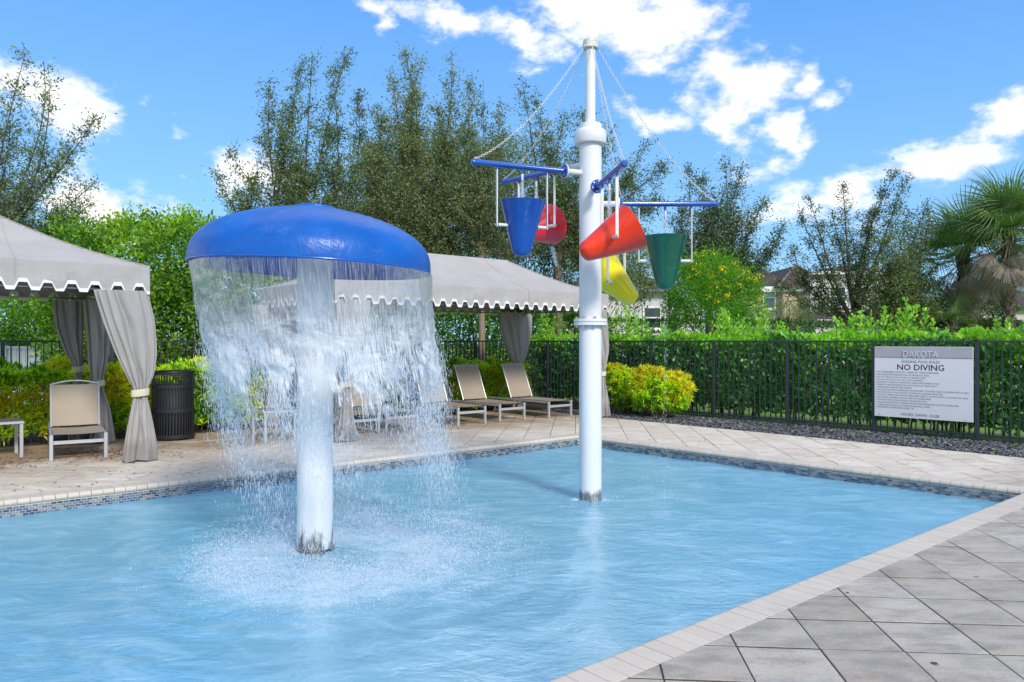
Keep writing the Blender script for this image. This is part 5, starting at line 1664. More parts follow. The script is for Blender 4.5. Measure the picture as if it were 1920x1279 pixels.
# ---- lumpy leafy masses (vine covered shrubs)
def blobs_shrub(name, label, blobs, n, size, ratio, mats, young=.3, cat='shrub', group=None, tmpl=LEAF_L, seedk=41.0, shoots=0, clump=.25, shellw=.22, stems=60, stem_m=None):
    bx = np.array([b[:3] for b in blobs]); br = np.array([b[3:6] for b in blobs])
    base = np.array([bx[:, 0].mean(), bx[:, 1].mean(), 0.])
    root = tag(empty(name, base), label, cat, group)
    area = (br[:, 0] * br[:, 2] + br[:, 1] * br[:, 2] + br[:, 0] * br[:, 1])
    # leaf clumps, then leaves round each clump centre
    per = 14
    nc = n // per
    which = rng.choice(len(blobs), int(nc * 1.7), p=area / area.sum())
    dirs = sph(len(which)); 
    rad = 1.0 - np.abs(rng.normal(0, shellw, len(which)))
    lum = 1 + .16 * fnoise(dirs[:, 0] + which, dirs[:, 2], 4.5, 4.5, seedk)
    Pc = bx[which] + br[which] * dirs * (rad * lum)[:, None]
    inside = np.zeros(len(Pc), bool)
    for i in range(len(blobs)):
        q = (Pc - bx[i]) / br[i]
        inside |= ((q**2).sum(1) < .50) & (which != i)
    ok = (~inside) & (Pc[:, 2] > .12)
    Pc, dirs = Pc[ok][:nc], dirs[ok][:nc]
    dn = unit(dirs / 1.0)
    C = np.repeat(Pc, per, 0) + rng.normal(0, clump * .28, (len(Pc) * per, 3))
    D = unit(np.repeat(dn, per, 0) * .7 + rng.normal(0, .7, C.shape) + np.array([0, 0, .2]))
    ok = C[:, 2] > .05
    C, D = C[ok], D[ok]
    yf = np.repeat((fnoise(Pc[:, 0], Pc[:, 2], 2.4, 2.4, seedk + 1) * .35 + dn[:, 2] * .30 + young), per)[ok]
    mi = (rng.random(len(C)) < yf).astype(int)
    tag(leaves('foliage', C - base, D, size, ratio, mats, mi, tmpl, root, upb=.5, jit=.8), kind='stuff')
    rows = []
    for i in range(stems):
        t = Pc[random.randrange(len(Pc))] - base
        b0 = np.array([t[0] * .55 + random.gauss(0, .15), t[1] * .5 + random.gauss(0, .15), 0])
        t = t * np.array([.92, .92, .92])
        m1 = b0 * .65 + t * .35 + rng.normal(0, .08, 3); m2 = b0 * .3 + t * .7 + rng.normal(0, .08, 3)
        rows.append([b0, m1, m2, t])
    V, Fq = twigtubes(np.array(rows), np.tile(np.array([.028, .020, .012, .005]), (len(rows), 1)))
    tag(link('stem', np_mesh('stem', V, [Fq], stem_m or M['stem'], smooth=True), root), kind='stuff')
    return root
def wb(px, py, y, rx, rz, ry=None):
    """ellipsoid from its outline in the photo at distance y: centre, half width, half height in pixels"""
    p = at(px, py, y); return (p.x, p.y, p.z, rx / F * y, ry or rx / F * y * .8, rz / F * y)
blobs_shrub('vine_thicket', 'tall bright green leafy thicket behind the left fence and litter bin',
            [wb(150, 520, 14.6, 75, 110, .9), wb(245, 500, 14.6, 85, 92, .9), wb(330, 500, 14.4, 75, 100, .9), wb(405, 520, 14.2, 62, 105, .9), wb(300, 620, 14.2, 120, 120, .9), wb(420, 640, 14.3, 70, 110, .9), wb(180, 640, 14.8, 100, 90, .8), wb(360, 440, 14.5, 30, 36, .4), wb(470, 600, 14.7, 60, 120, .8)],
            46000, .085, .52, M['vine'], .30, seedk=43.0, clump=.34)
blobs_shrub('vine_thicket', 'paler green leafy growth seen below the roof of the left cabana',
            [wb(20, 600, 19.5, 90, 75, 1.0), wb(80, 620, 19, 60, 70, 1.0), wb(-60, 600, 19.5, 80, 90, 1.0), wb(120, 600, 19.4, 60, 90, 1.)], 16000, .10, .5, M['vine'], .42, seedk=47.0, clump=.4)
blobs_shrub('green_bush', 'small feathery green bush in front of the beige house', [wb(1468, 590, 30, 28, 30, .6), wb(1500, 592, 30, 26, 26, .6), wb(1484, 610, 30, 40, 30, .6)], 5200, .085, .25, M['holly'], .3, seedk=53.0, tmpl=LEAF_D)
blobs_shrub('dark_undergrowth', 'dark shrubs under the fan palms behind the clusia hedge', [wb(1715, 615, 22.5, 60, 34, .8), wb(1800, 612, 22.5, 50, 36, .8), wb(1860, 625, 22.8, 60, 26, .8), wb(1762, 600, 22.8, 34, 40, .8), wb(1850, 580, 22.5, 40, 45, .8), wb(1735, 570, 22.5, 36, 45, .8)], 14000, .11, .3, M['dhedge'], .15, seedk=59.0, tmpl=LEAF_D)

# ------------------------------------------------------------------ trees
def tree(name, label, base, fork_z, tr, plumes, leaf, ratio, mats, n_sec, n_leaf, trunk_m, group=None, cat='tree', young=.25, scat=.05, tmpl=LEAF_D, bend=.22, droop=0.0, lean=(0, 0), twigr=.006, seclen=1.0):
    root = tag(empty(name, (base[0], base[1], 0)), label, cat, group)
    fork = np.array([lean[0], lean[1], fork_z])
    mb = MB()
    b0 = Vector((0, 0, -.05))
    mb.tube([b0, Vector((lean[0]*.3 + .02, lean[1]*.3, fork_z * .45)), Vector(fork)], [tr * 1.15, tr * .92, tr * .8], 12)
    secP, secR, LP, LD = [], [], [], []
    for (tip, spread, dens) in plumes:
        tip = np.array(tip) - np.array([base[0], base[1], 0.])
        v = tip - fork; Lp = np.linalg.norm(v)
        side = np.array([v[0], v[1], 0]) * .15 + rng.normal(0, bend * Lp * .42, 3) * np.array([1, 1, .3])
        c1 = fork + v * .33 + side * .8; c2 = fork + v * .68 + side * .6 + rng.normal(0, bend * Lp * .15, 3)
        def bz(t):
            t = np.asarray(t)[..., None]
            return fork * (1-t)**3 + c1 * 3*t*(1-t)**2 + c2 * 3*t*t*(1-t) + tip * t**3
        ts = np.linspace(0, 1, 10)
        pts = bz(ts)
        r0 = tr * .36 * min(1, .45 + Lp * .07)
        mb.tube([Vector(p) for p in pts], [max(.006, r0 * (1 - t)**1.15 + .005) for t in ts], 7, cap=False)
        ns = int(n_sec * 2.3 * dens * max(.5, Lp / 4))
        t = rng.beta(1.35, 1.15, ns) * .84 + .16
        P0 = bz(t)
        tang = unit(v)[None]
        out_ = unit(rng.normal(0, 1, (ns, 3)) * np.array([1, 1, .7]))
        L_ = spread * (1.28 - t) ** .9 * rng.uniform(.25, 1.75, ns) * seclen
        D0 = unit(out_ * 1.0 + tang * .28 + np.array([0, 0, .16]))
        P1 = P0 + D0 * (L_ * .5)[:, None]
        D1 = unit(D0 + rng.normal(0, .35, (ns, 3)) + np.array([0, 0, .22 - droop]))
        P2 = P1 + D1 * (L_ * .5)[:, None]
        secP.append(np.stack([P0, P1, P2], 1))
        rr_ = np.clip(.003 + .006 * L_, .0025, .016)
        secR.append(np.stack([rr_, rr_ * .6, rr_ * .25], 1))
        nl = np.maximum(4, (n_leaf * 1.55 * (.5 + L_ / max(spread, .01))).astype(int))
        idx = np.repeat(np.arange(ns), nl)
        # leaves sit in loose clumps along the side branch, with bare stretches between
        cf = rng.uniform(.15, 1.05, (ns, 4))
        f = np.clip(cf[idx, rng.integers(0, 4, len(idx))] + rng.normal(0, .03, len(idx)), .1, 1.1)
        q = np.where(f[:, None] < .5, P0[idx] + (P1 - P0)[idx] * (f * 2)[:, None], P1[idx] + (P2 - P1)[idx] * (f * 2 - 1)[:, None])
        # twiglets: group leaves by small offsets
        offs = rng.normal(0, 1, (len(idx), 3)) * scat * (.45 + 1.1 * rng.random((len(idx), 1))**2)
        LP.append(q + offs); LD.append(unit(D1[idx] * .4 + offs / scat * .35 + rng.normal(0, .6, (len(idx), 3)) + np.array([0, 0, -droop])))
        # leaves along the leader tip
        m_ = int(30 * dens)
        tt = rng.uniform(.55, 1.0, m_)
        LP.append(bz(tt) + rng.normal(0, .05, (m_, 3))); LD.append(unit(rng.normal(0, 1, (m_, 3)) + np.array([0, 0, .4])))
    trunk = mb.build('trunk', trunk_m, root, smooth=True, angle=60)
    V, Fq = twigtubes(np.concatenate(secP), np.concatenate(secR))
    tag(link('branches', np_mesh('branches', V, [Fq], trunk_m, smooth=True), root), kind='stuff')
    LP, LD = np.concatenate(LP), np.concatenate(LD)
    ok = LP[:, 2] > .4
    LP, LD = LP[ok], LD[ok]
    mi = (rng.random(len(LP)) < young).astype(int)
    leaves('crown', LP, LD, leaf, ratio, mats, mi, tmpl, root, upb=.5, jit=.8)['kind'] = 'stuff'
    return root, len(LP)
def tp(px, py, y, dy=0.0):
    p = at(px, py, y + dy); return (p.x, p.y, p.z)
nleaf = 0
def T(*a, **k):
    global nleaf
    r_, n_ = tree(*a, **k); nleaf += n_
    return r_
G_OAK = 'small leaved trees behind the pool'
blobs_shrub('evergreen_thicket', 'dense dull green evergreen mass behind the long cabana roof', [wb(700, 390, 21.5, 85, 120, 1.2), wb(780, 350, 21.5, 95, 120, 1.2), wb(860, 350, 21.5, 85, 105, 1.2), wb(940, 370, 21.5, 85, 115, 1.2), wb(800, 460, 21.5, 120, 100, 1.2), wb(990, 420, 21.5, 80, 110, 1.2), wb(1070, 470, 21.8, 70, 90, 1.1), wb(620, 470, 21.5, 90, 90, 1.1), wb(1180, 500, 22.5, 70, 80, 1.0)], 64000, .10, .36, M['olive'], .25, seedk=71.0, tmpl=LEAF_D, clump=.5, shellw=.35)
# left edge: open airy tree
d = 14.9
T('oak_tree', 'airy thin leaved tree rising above the left cabana', (at(-45, 640, d).x, d), 3.0, .10,
  [(tp(50, 92, d), .55, .55), (tp(82, 118, d, .3), .5, .45), (tp(94, 150, d, -.3), .45, .4), (tp(-20, 150, d), .8, .6), (tp(-50, 260, d), .9, .8), (tp(180, 222, d, .2), .5, .65), (tp(182, 338, d, -.2), .55, .8), (tp(172, 380, d, .4), .55, .9),
   (tp(120, 300, d), .55, .9), (tp(20, 230, d, .4), .7, .8), (tp(60, 330, d, -.5), .7, 1.1), (tp(-10, 360, d, .4), .8, 1.2), (tp(110, 420, d, .2), .6, 1.3), (tp(40, 430, d, -.2), .8, 1.5), (tp(140, 270, d, .5), .45, .5)],
  .075, .33, M['oak'], 42, 12, M['bark'], G_OAK, scat=.07, young=.3)
# left part of the central group: vertical sparse leaders
d = 18.0
T('oak_tree', 'tree with upright sparse leaders above the blue mushroom cap', (at(560, 640, d).x, d), 2.3, .12,
  [(tp(422, 278, d), .45, .55), (tp(402, 320, d, .3), .45, .6), (tp(440, 350, d, -.3), .55, .9), (tp(506, 150, d, .1), .5, .75), (tp(530, 190, d, .4), .55, .8), (tp(567, 110, d), .5, .8), (tp(586, 100, d, .4), .35, .4), (tp(550, 200, d, -.3), .6, 1.2),
   (tp(623, 135, d, -.2), .45, .55), (tp(658, 92, d), .42, .6), (tp(670, 178, d, .2), .45, .8), (tp(640, 240, d, -.2), .6, 1.2), (tp(480, 330, d), .7, 1.3), (tp(560, 300, d, .2), .8, 1.6), (tp(620, 320, d), .8, 1.6), (tp(500, 400, d), .8, 1.5), (tp(590, 400, d), .8, 1.6)],
  .068, .42, M['oak'], 44, 16, M['bark'], G_OAK, scat=.075, young=.25)
d = 19.0
T('oak_tree', 'dense dull green tree in the middle above the long cabana', (at(765, 640, d).x, d), 2.2, .16,
  [(tp(731, 130, d), .5, .45), (tp(759, 95, d), .55, .6), (tp(792, 112, d, .3), .5, .5), (tp(848, 102, d, .2), .4, .35), (tp(770, 170, d, -.2), .75, 1.3), (tp(720, 210, d), .8, 1.4), (tp(820, 200, d), .8, 1.2), (tp(700, 270, d, -.3), .95, 2.0), (tp(770, 260, d, -.5), 1.0, 2.4),
   (tp(840, 270, d, -.3), .95, 2.0), (tp(690, 350, d), 1.0, 2.2), (tp(760, 350, d, -.7), 1.0, 2.6), (tp(840, 360, d, -.5), 1.0, 2.4), (tp(700, 430, d), .9, 1.8), (tp(800, 430, d, -.4), .9, 2.2), (tp(860, 430, d), .9, 2.0)],
  .072, .40, M['olive'], 46, 17, M['bark'], G_OAK, scat=.085, young=.35)
d = 18.4
T('oak_tree', 'tree on a pale speckled trunk behind the fence left of the dark curtain', (at(902, 640, d).x, d), 3.6, .088,
  [(tp(877, 138, d), .45, .4), (tp(890, 175, d, .3), .5, .5), (tp(906, 148, d), .4, .3), (tp(935, 200, d, .2), .6, .6), (tp(870, 230, d, -.2), .8, 1.3), (tp(930, 260, d), .9, 1.4), (tp(900, 320, d, -.3), .9, 1.9), (tp(960, 330, d), .9, 1.6), (tp(890, 400, d), .9, 1.8), (tp(950, 420, d), .9, 1.8), (tp(900, 460, d, .3), .7, 1.4), (tp(985, 470, d, .3), .6, 1.0)],
  .068, .42, M['oak'], 42, 16, M['barklight'], G_OAK, scat=.075, young=.35)
d = 19.3
T('oak_tree', 'tree on a brown trunk behind the fence just left of the white pole', (at(1046, 640, d).x, d), 3.7, .13,
  [(tp(978, 150, d), .55, .5), (tp(1003, 186, d), .5, .6), (tp(1060, 210, d, .3), .5, .5), (tp(1090, 205, d), .6, .6), (tp(1150, 235, d), .6, .7), (tp(1215, 262, d), .55, .7), (tp(1255, 305, d), .5, .7), (tp(1020, 270, d, -.3), .9, 1.6), (tp(1100, 300, d, -.3), .9, 1.6),
   (tp(1180, 330, d), .9, 1.5), (tp(1230, 380, d), .8, 1.4), (tp(1040, 360, d, -.4), .9, 1.9), (tp(1130, 400, d), .9, 1.7), (tp(1210, 450, d), .8, 1.4), (tp(1020, 440, d), .8, 1.6), (tp(1100, 480, d), .8, 1.5), (tp(1180, 520, d, .4), .7, 1.2), (tp(1230, 540, d, .5), .5, .9)],
  .070, .42, M['oak'], 42, 16, M['bark'], G_OAK, scat=.08, young=.35)
d = 24.0
T('oak_tree', 'dark dense tree standing behind the green bucket and the yellow flowering tree', (at(1330, 640, d).x, d), 2.4, .16,
  [(tp(1294, 305, d), .5, .5), (tp(1318, 330, d), .6, .9), (tp(1357, 300, d), .55, .7), (tp(1392, 318, d), .6, .8), (tp(1431, 380, d), .6, 1.0), (tp(1464, 424, d), .55, .9), (tp(1440, 470, d), .6, 1.1), (tp(1340, 370, d, -.3), .95, 2.0), (tp(1390, 400, d, -.3), .95, 2.0), (tp(1280, 380, d), .8, 1.4), (tp(1400, 470, d), .9, 1.8), (tp(1320, 440, d, -.3), .9, 1.8), (tp(1270, 460, d), .8, 1.4), (tp(1370, 510, d), .8, 1.4)],
  .080, .42, M['oakdark'], 42, 15, M['bark'], G_OAK, scat=.10, young=.3)
# open oak before the white house
d = 21.0
T('oak_tree', 'open branching oak in front of the white house with visible forked limbs', (at(1602, 640, d).x, d), 1.95, .17,
  [(tp(1516, 368, d), .5, .75), (tp(1500, 400, d, .2), .45, .6), (tp(1580, 345, d), .45, .75), (tp(1560, 400, d, .2), .5, .6), (tp(1679, 325, d), .55, .95), (tp(1700, 334, d, .3), .5, .8), (tp(1640, 390, d), .6, 1.0), (tp(1488, 458, d), .5, .7), (tp(1455, 520, d), .4, .9), (tp(1500, 515, d, .3), .45, 1.2), (tp(1530, 500, d, -.1), .45, .9),
   (tp(1600, 450, d, -.2), .7, .55), (tp(1740, 378, d, .3), .55, .8)],
  .066, .45, M['oakdark'], 42, 14, M['bark'], G_OAK, scat=.07, young=.25)
d = 20.2
T('oak_tree', 'dense greyish green oak left of the fan palms', (at(1690, 640, d).x, d), 1.6, .11,
  [(tp(1746, 406, d), .55, .9), (tp(1700, 400, d), .7, 1.2), (tp(1660, 440, d, -.2), .8, 1.6), (tp(1720, 460, d), .8, 1.6), (tp(1640, 510, d), .75, 1.6), (tp(1700, 520, d, -.3), .8, 1.8), (tp(1752, 500, d), .6, 1.3), (tp(1650, 560, d), .7, 1.4), (tp(1725, 570, d), .7, 1.4), (tp(1620, 560, d), .5, 1.0)],
  .066, .45, M['oak'], 46, 15, M['bark'], G_OAK, scat=.085, young=.45)
# flowering tree
d = 20.5
blobs = [wb(1330, 515, d, 55, 42, .8), wb(1380, 545, d, 48, 45, .8), wb(1290, 540, d, 45, 50, .8), wb(1340, 570, d, 80, 40, .9), wb(1270, 585, d, 30, 30, .5), wb(1405, 585, d, 30, 30, .5)]
cassia = blobs_shrub('flowering_tree', 'bright green tree with yellow flower clusters below the green bucket', blobs, 16500, .085, .38, M['cassia'][:1] + [M['cassia'][0]], .0, cat='tree', seedk=61.0, tmpl=LEAF_D, clump=.36, stems=26)
def flowers():
    base = np.array(cassia.location)
    C = []
    for i in range(46):
        b = blobs[random.choice([0, 0, 1, 1, 2, 3, 5])]
        dv = unit(np.array([random.gauss(0, 1), random.gauss(0, 1) - .9, abs(random.gauss(0, 1)) + .1]))
        c = np.array(b[:3]) + np.array(b[3:6]) * dv * 1.04
        for j in range(16): C.append(c + rng.normal(0, .045, 3))
    C = np.array(C)
    tag(leaves('flower_clusters', C - base, unit(rng.normal(0, 1, C.shape) + [0, 0, .5]), .05, .8, M['cassia'][1], None, LEAF_D, cassia, jit=1.0), kind='stuff')
    mb = MB()
    for (x0, x1, zt_) in ((-.25, -.7, 1.6), (.05, .1, 1.8), (.3, .8, 1.7)):
        mb.tube([(x0 * .6, 0, -.05), (x0, .05, .7), (x1, 0, zt_)], [.07, .055, .03], 8)
    mb.build('trunk', M['stem'], cassia, smooth=True)
flowers()

# ---- sabal palms: fan fronds round a booted trunk, dead ones hanging
def frond_mesh(name, m, L, n_l=30, spread=2.35, droop=.35, pet=.55, wid=.05, fold=.0):
    V, Fc = [], []
    def strip(pts, ws, side):
        b = len(V)
        for p, w1 in zip(pts, ws):
            V.append(p - side * w1); V.append(p + side * w1)
        for i in range(len(pts) - 1):
            Fc.append((b + 2*i, b + 2*i + 1, b + 2*i + 3, b + 2*i + 2))
    # petiole
    strip([np.array([0, 0, 0.]), np.array([pet * .5, 0, .03]), np.array([pet, 0, 0])], [.018, .013, .010], np.array([0, 1., 0]))
    strip([np.array([0, 0, 0.]), np.array([pet * .5, 0, .03]), np.array([pet, 0, 0])], [.010, .008, .006], np.array([0, 0, 1.]))
    for i in range(n_l):
        a = (i / (n_l - 1) - .5) * spread
        ll = L * (1 - .28 * abs(a) / (spread / 2)) * random.uniform(.88, 1.08)
        c0 = np.array([pet + .0, 0, 0.]); dir_ = np.array([math.cos(a), math.sin(a), 0])
        sag = droop * random.uniform(.7, 1.3)
        pts = []
        for t in (0, .3, .6, .85, 1.0):
            p = c0 + dir_ * ll * t * (1 - .12 * t * t * sag)
            p[2] = fold * (1 - abs(a)) * t * .1 - sag * ll * (max(0, t - .35))**2 * 1.7 + .05 * math.sin(t * 3)
            pts.append(p)
        side = np.array([-math.sin(a), math.cos(a), 0])
        strip(pts, [.006, wid * .42, wid * .36, wid * .18, .002], side * random.uniform(.8, 1.0) + np.array([0, 0, random.uniform(-.3, .3)]))
    Vn = np.array(V); Fn = np.array(Fc)
    return np_mesh(name, Vn, [Fn], m)
live = [frond_mesh('frond', M['palm'], .95, 30, random.uniform(3.0, 3.9), random.uniform(.25, .6), .62, .036) for _ in range(4)]
dead = [frond_mesh('frond', M['deadpalm'], .80, 26, random.uniform(1.7, 2.6), random.uniform(.7, 1.3), .55, .026) for _ in range(3)]
def palm(label, x, y, crown_z, sc=1.0, n_live=26, n_dead=20, tr=.13, leanx=0.0, group='fan palms at the right', seedn=0):
    random.seed(100 + seedn)
    root = tag(empty('fan_palm', (x, y, 0)), label, 'palm tree', group)
    mb = MB()
    zs = [crown_z * i / 16 for i in range(17)]
    mb.tube([(leanx * (z / crown_z)**2, 0, z) for z in zs], [tr * (1.15 - .25 * min(1, z) + .08 * (i % 2)) for i, z in enumerate(zs)], 14)
    for i in range(int(crown_z * 26)):
        z = crown_z * (.35 + .65 * (i / (crown_z * 26))); a = i * 2.4
        q = Vector((leanx * (z / crown_z)**2 + math.cos(a) * tr * .92, math.sin(a) * tr * .92, z))
        mb.tube([q, q + Vector((math.cos(a) * .07, math.sin(a) * .07, .14))], [.035, .012], 4)
    mb.build('trunk', M['palmbark'], root, smooth=False)
    top_ = Vector((leanx, 0, crown_z))
    for i in range(n_live):
        f = i / n_live; a = i * 2.399 + random.uniform(-.2, .2)
        elv_ = R(82 - 95 * f**.9 + random.uniform(-8, 8))
        o = link('frond', live[i % 4], root, top_ + Vector((math.cos(a) * .08, math.sin(a) * .08, -.25 * f)), (random.uniform(-.5, .5), -elv_, a))
        o.rotation_mode = 'XYZ'
        s_ = sc * random.uniform(.85, 1.1); o.scale = (s_, s_, s_)
    for i in range(n_dead):
        f = i / max(1, n_dead); a = i * 2.399 + 1.0
        elv_ = R(-38 - 40 * f + random.uniform(-10, 8))
        o = link('frond', dead[i % 3], root, top_ + Vector((math.cos(a) * .10, math.sin(a) * .10, -.25 - .35 * f)), (random.uniform(-.8, .8), -elv_, a))
        s_ = sc * random.uniform(.6, .95); o.scale = (s_, s_, s_)
        o['label'] = 'dead brown frond hanging down'
    return root
palm('fan palm with brown hanging dead fronds, left of the two tall palms', at(1822, 640, 21.5).x, 21.5, 4.0, 1.2, 38, 30, .17, leanx=-.25, seedn=1)
palm('tall fan palm at the right edge of the photo', at(1890, 640, 19.5).x, 19.5, 4.3, 1.2, 40, 30, .12, leanx=.05, seedn=2)
palm('fan palm behind and right of the tall palm, cut by the right edge', at(1945, 640, 22.0).x, 22.0, 4.9, 1.05, 32, 18, .13, seedn=6)
palm('short fan palm low between the grey oak and the tall palms', at(1784, 640, 20.2).x, 20.2, 1.95, .62, 16, 6, .10, seedn=3)
random.seed(11)
print('tree leaves', nleaf)
# ------------------------------------------------------------------ houses beyond the hedges
def stucco(name, c):
    return simple(name, c, .9, bump=.3, bscale=30, vary=.04, dscale=.8)
M['beige'] = stucco('beige_stucco', (.62, .46, .35)); M['beige_shaded'] = stucco('shaded_beige_stucco', (.50, .44, .40)); M['whitewall'] = stucco('white_stucco', (.66, .65, .66)); M['cream'] = stucco('cream_stucco', (.60, .56, .50)); M['palegrey'] = stucco('pale_grey_stucco', (.58, .57, .57))  # the greyer beige carries the shade of the beige house's side wall
def rooftile():
    m, t = mat('dark_brown_roof_tile')
    tc = t.node('ShaderNodeTexCoord').outputs['Object']
    w1 = t.node('ShaderNodeTexWave', {'Vector': tc, 'Scale': 1.6, 'Distortion': .4}, bands_direction='X').outputs[1]
    w2 = t.node('ShaderNodeTexWave', {'Vector': tc, 'Scale': 1.7, 'Distortion': .3}, bands_direction='Z').outputs[1]
    n = t.noise(tc, 2.5, 5, .7)
    c = t.mix(t.mapr(n, .35, .7), (.060, .042, .040), (.105, .075, .068))
    b = t.node('ShaderNodeBump', {'Height': t.math('ADD', w1, w2), 'Strength': .9, 'Distance': .08})
    out(t, t.node('ShaderNodeBsdfPrincipled', {'Base Color': c, 'Roughness': .75, 'Normal': b.outputs[0]}))
    return m
M['rooftile'] = rooftile()
M['shutter'] = simple('pale_blind', (.30, .42, .42), .5, vary=.05)
def window(root, Mx, x, z, wd_, hh, name='window', bars=1, blind=True):
    fr_ = .09
    f = MB()
    f.box((x, -.08, z), (x + fr_, .0, z + hh), Mx).box((x + wd_ - fr_, -.08, z), (x + wd_, .0, z + hh), Mx)
    f.box((x + fr_, -.08, z), (x + wd_ - fr_, .0, z + fr_), Mx).box((x + fr_, -.08, z + hh - fr_), (x + wd_ - fr_, .0, z + hh), Mx)
    f.box((x + fr_, -.06, z + hh * .48), (x + wd_ - fr_, .0, z + hh * .48 + .07), Mx)
    f.box((x - .05, -.14, z - .10), (x + wd_ + .05, .0, z - .002), Mx)
    o = f.build(name, M['trim'], root)
    MB().box((x + fr_, -.035, z + fr_), (x + wd_ - fr_, -.03, z + hh * .48), Mx).build('pane', M['glass'], o)
    MB().box((x + fr_, -.035, z + hh * .48 + .07), (x + wd_ - fr_, -.03, z + hh - fr_), Mx).build('pane', M['shutter'] if blind else M['glass'], o)
def hip_roof(x0, y0, x1, y1, z, h, ov=.5):
    x0 -= ov; y0 -= ov; x1 += ov; y1 += ov
    W, D = x1 - x0, y1 - y0
    s_ = min(W, D) / 2
    if W >= D: a, b = (x0 + s_, (y0+y1)/2), (x1 - s_, (y0+y1)/2)
    else: a, b = ((x0+x1)/2, y0 + s_), ((x0+x1)/2, y1 - s_)
    return [(x0,y0,z),(x1,y0,z),(x1,y1,z),(x0,y1,z),(*a,z+h),(*b,z+h)], [(0,1,5,4) if W >= D else (0,1,4), (1,2,5) if W >= D else (1,2,5,4), (2,3,4,5) if W >= D else (2,3,5), (3,0,4) if W >= D else (3,0,4,5), (3,2,1,0)]
# beige house: side wall with window, its shade put into a greyer stucco colour, beige front bay, tiled hip roofs
def house_beige():
    y = 50.0; s_ = y / F
    root = tag(empty('house', (at(1480, 640, y).x, y, 0)), 'beige two storey house with brown tiled hip roof and white window', 'house', 'houses beyond the hedges')
    X = lambda px: (px - 1480) * s_
    ze = EYE + 93 * s_
    MB().box((X(1395), 0, 0), (X(1463), 7, ze)).build('side_wall', M['beige_shaded'], root)
    MB().box((X(1463) + .003, -.6, 0), (X(1540), 7, ze)).build('front_wall', M['beige'], root)
    for (x0, x1, y0) in ((1393, 1462, -.25), (1462, 1541, -.85)):
        MB().box((X(x0), y0, ze - .05), (X(x1), y0 + .5, ze + .22)).build('fascia', M['trim'], root)
    MB().add(*hip_roof(X(1462), -.6, X(1536), 7, ze + .22, 1.55)).build('roof', M['rooftile'], root)
    MB().add(*hip_roof(X(1365), 1.0, X(1500), 9.5, ze + .21, 2.05)).build('rear_roof', M['rooftile'], root)
    sm_ = MB()
    p = [Vector(v) for v in hip_roof(X(1462), -.6, X(1536), 7, ze + .22, 1.55)[0]]
    for a, b in ((0, 4), (1, 4)): sm_.tube([p[a] + Vector((0, 0, .03)), p[b] + Vector((0, 0, .03))], .09, 6)
    p = [Vector(v) for v in hip_roof(X(1365), 1.0, X(1500), 9.5, ze + .21, 2.05)[0]]
    for a, b in ((0, 4), (1, 5), (4, 5)): sm_.tube([p[a] + Vector((0, 0, .03)), p[b] + Vector((0, 0, .03))], .09, 6)
    sm_.build('ridge_tiles', simple('lighter_ridge_tile', (.20, .16, .15), .8, vary=.2), root)
    window(root, Matrix.Translation((0, -.005, 0)), X(1430), EYE + 60 * s_, 24 * s_, 42 * s_)
house_beige()
def house_white():
    y = 47.0; s_ = y / F
    root = tag(empty('house', (at(1680, 640, y).x, y, 0)), 'white two storey house with grey window behind the open oak', 'house', 'houses beyond the hedges')
    X = lambda px: (px - 1680) * s_
    MB().box((X(1537), 1.5, 0), (X(1730), 9, EYE + 128 * s_)).build('upper_wall', M['whitewall'], root)
    MB().box((X(1512), -1.4, 0), (X(1830), 1.49, EYE + 34 * s_)).build('garage_wall', M['palegrey'], root)
    MB().box((X(1508), -1.9, EYE + 34 * s_ + .002), (X(1834), 1.48, EYE + 40 * s_)).build('fascia', M['trim'], root)
    r0 = EYE + 40 * s_ + .003
    MB().add([(X(1506), -1.95, r0), (X(1836), -1.95, r0), (X(1836), 1.48, r0 + .55), (X(1525), 1.48, r0 + .55), (X(1836), 1.48, r0), (X(1506), 1.48, r0)], [(0, 1, 2, 3), (1, 4, 2), (0, 3, 5)]).build('garage_roof', M['rooftile'], root)
    MB().box((X(1535), 1.1, EYE + 128 * s_ + .002), (X(1732), 1.6, EYE + 134 * s_)).build('upper_fascia', M['trim'], root)
    MB().add(*hip_roof(X(1548), 1.6, X(1722), 9, EYE + 134 * s_, .7, ov=.3)).build('roof', M['rooftile'], root)
    window(root, Matrix.Translation((0, 1.49, 0)), X(1572), EYE + 66 * s_, 34 * s_, 40 * s_, blind=False)
    window(root, Matrix.Translation((0, 1.49, 0)), X(1612), EYE + 66 * s_, 34 * s_, 40 * s_, blind=False)
    MB().box((X(1535), 1.44, EYE + 60 * s_), (X(1560), 1.498, EYE + 61.5 * s_)).build('trim_band', M['trim'], root)
house_white()
def house_right():
    y = 42.0; s_ = y / F
    root = tag(empty('house', (at(1890, 640, y).x, y, 0)), 'cream single storey house behind the fan palms at the right edge', 'house', 'houses beyond the hedges')
    X = lambda px: (px - 1890) * s_
    MB().box((X(1842), 0, 0), (X(1990), 8, EYE + 62 * s_)).build('wall', M['cream'], root)
    MB().add(*hip_roof(X(1842), 0, X(1990), 8, EYE + 62 * s_, 1.5)).build('roof', M['rooftile'], root)
    MB().box((X(1862), -.04, 0), (X(1895), .0 - .003, EYE + 26 * s_)).build('door', M['glass'], root)
    window(root, Matrix.Translation((0, -.005, 0)), X(1915), EYE - .3, 1.4, 1.3)
house_right()
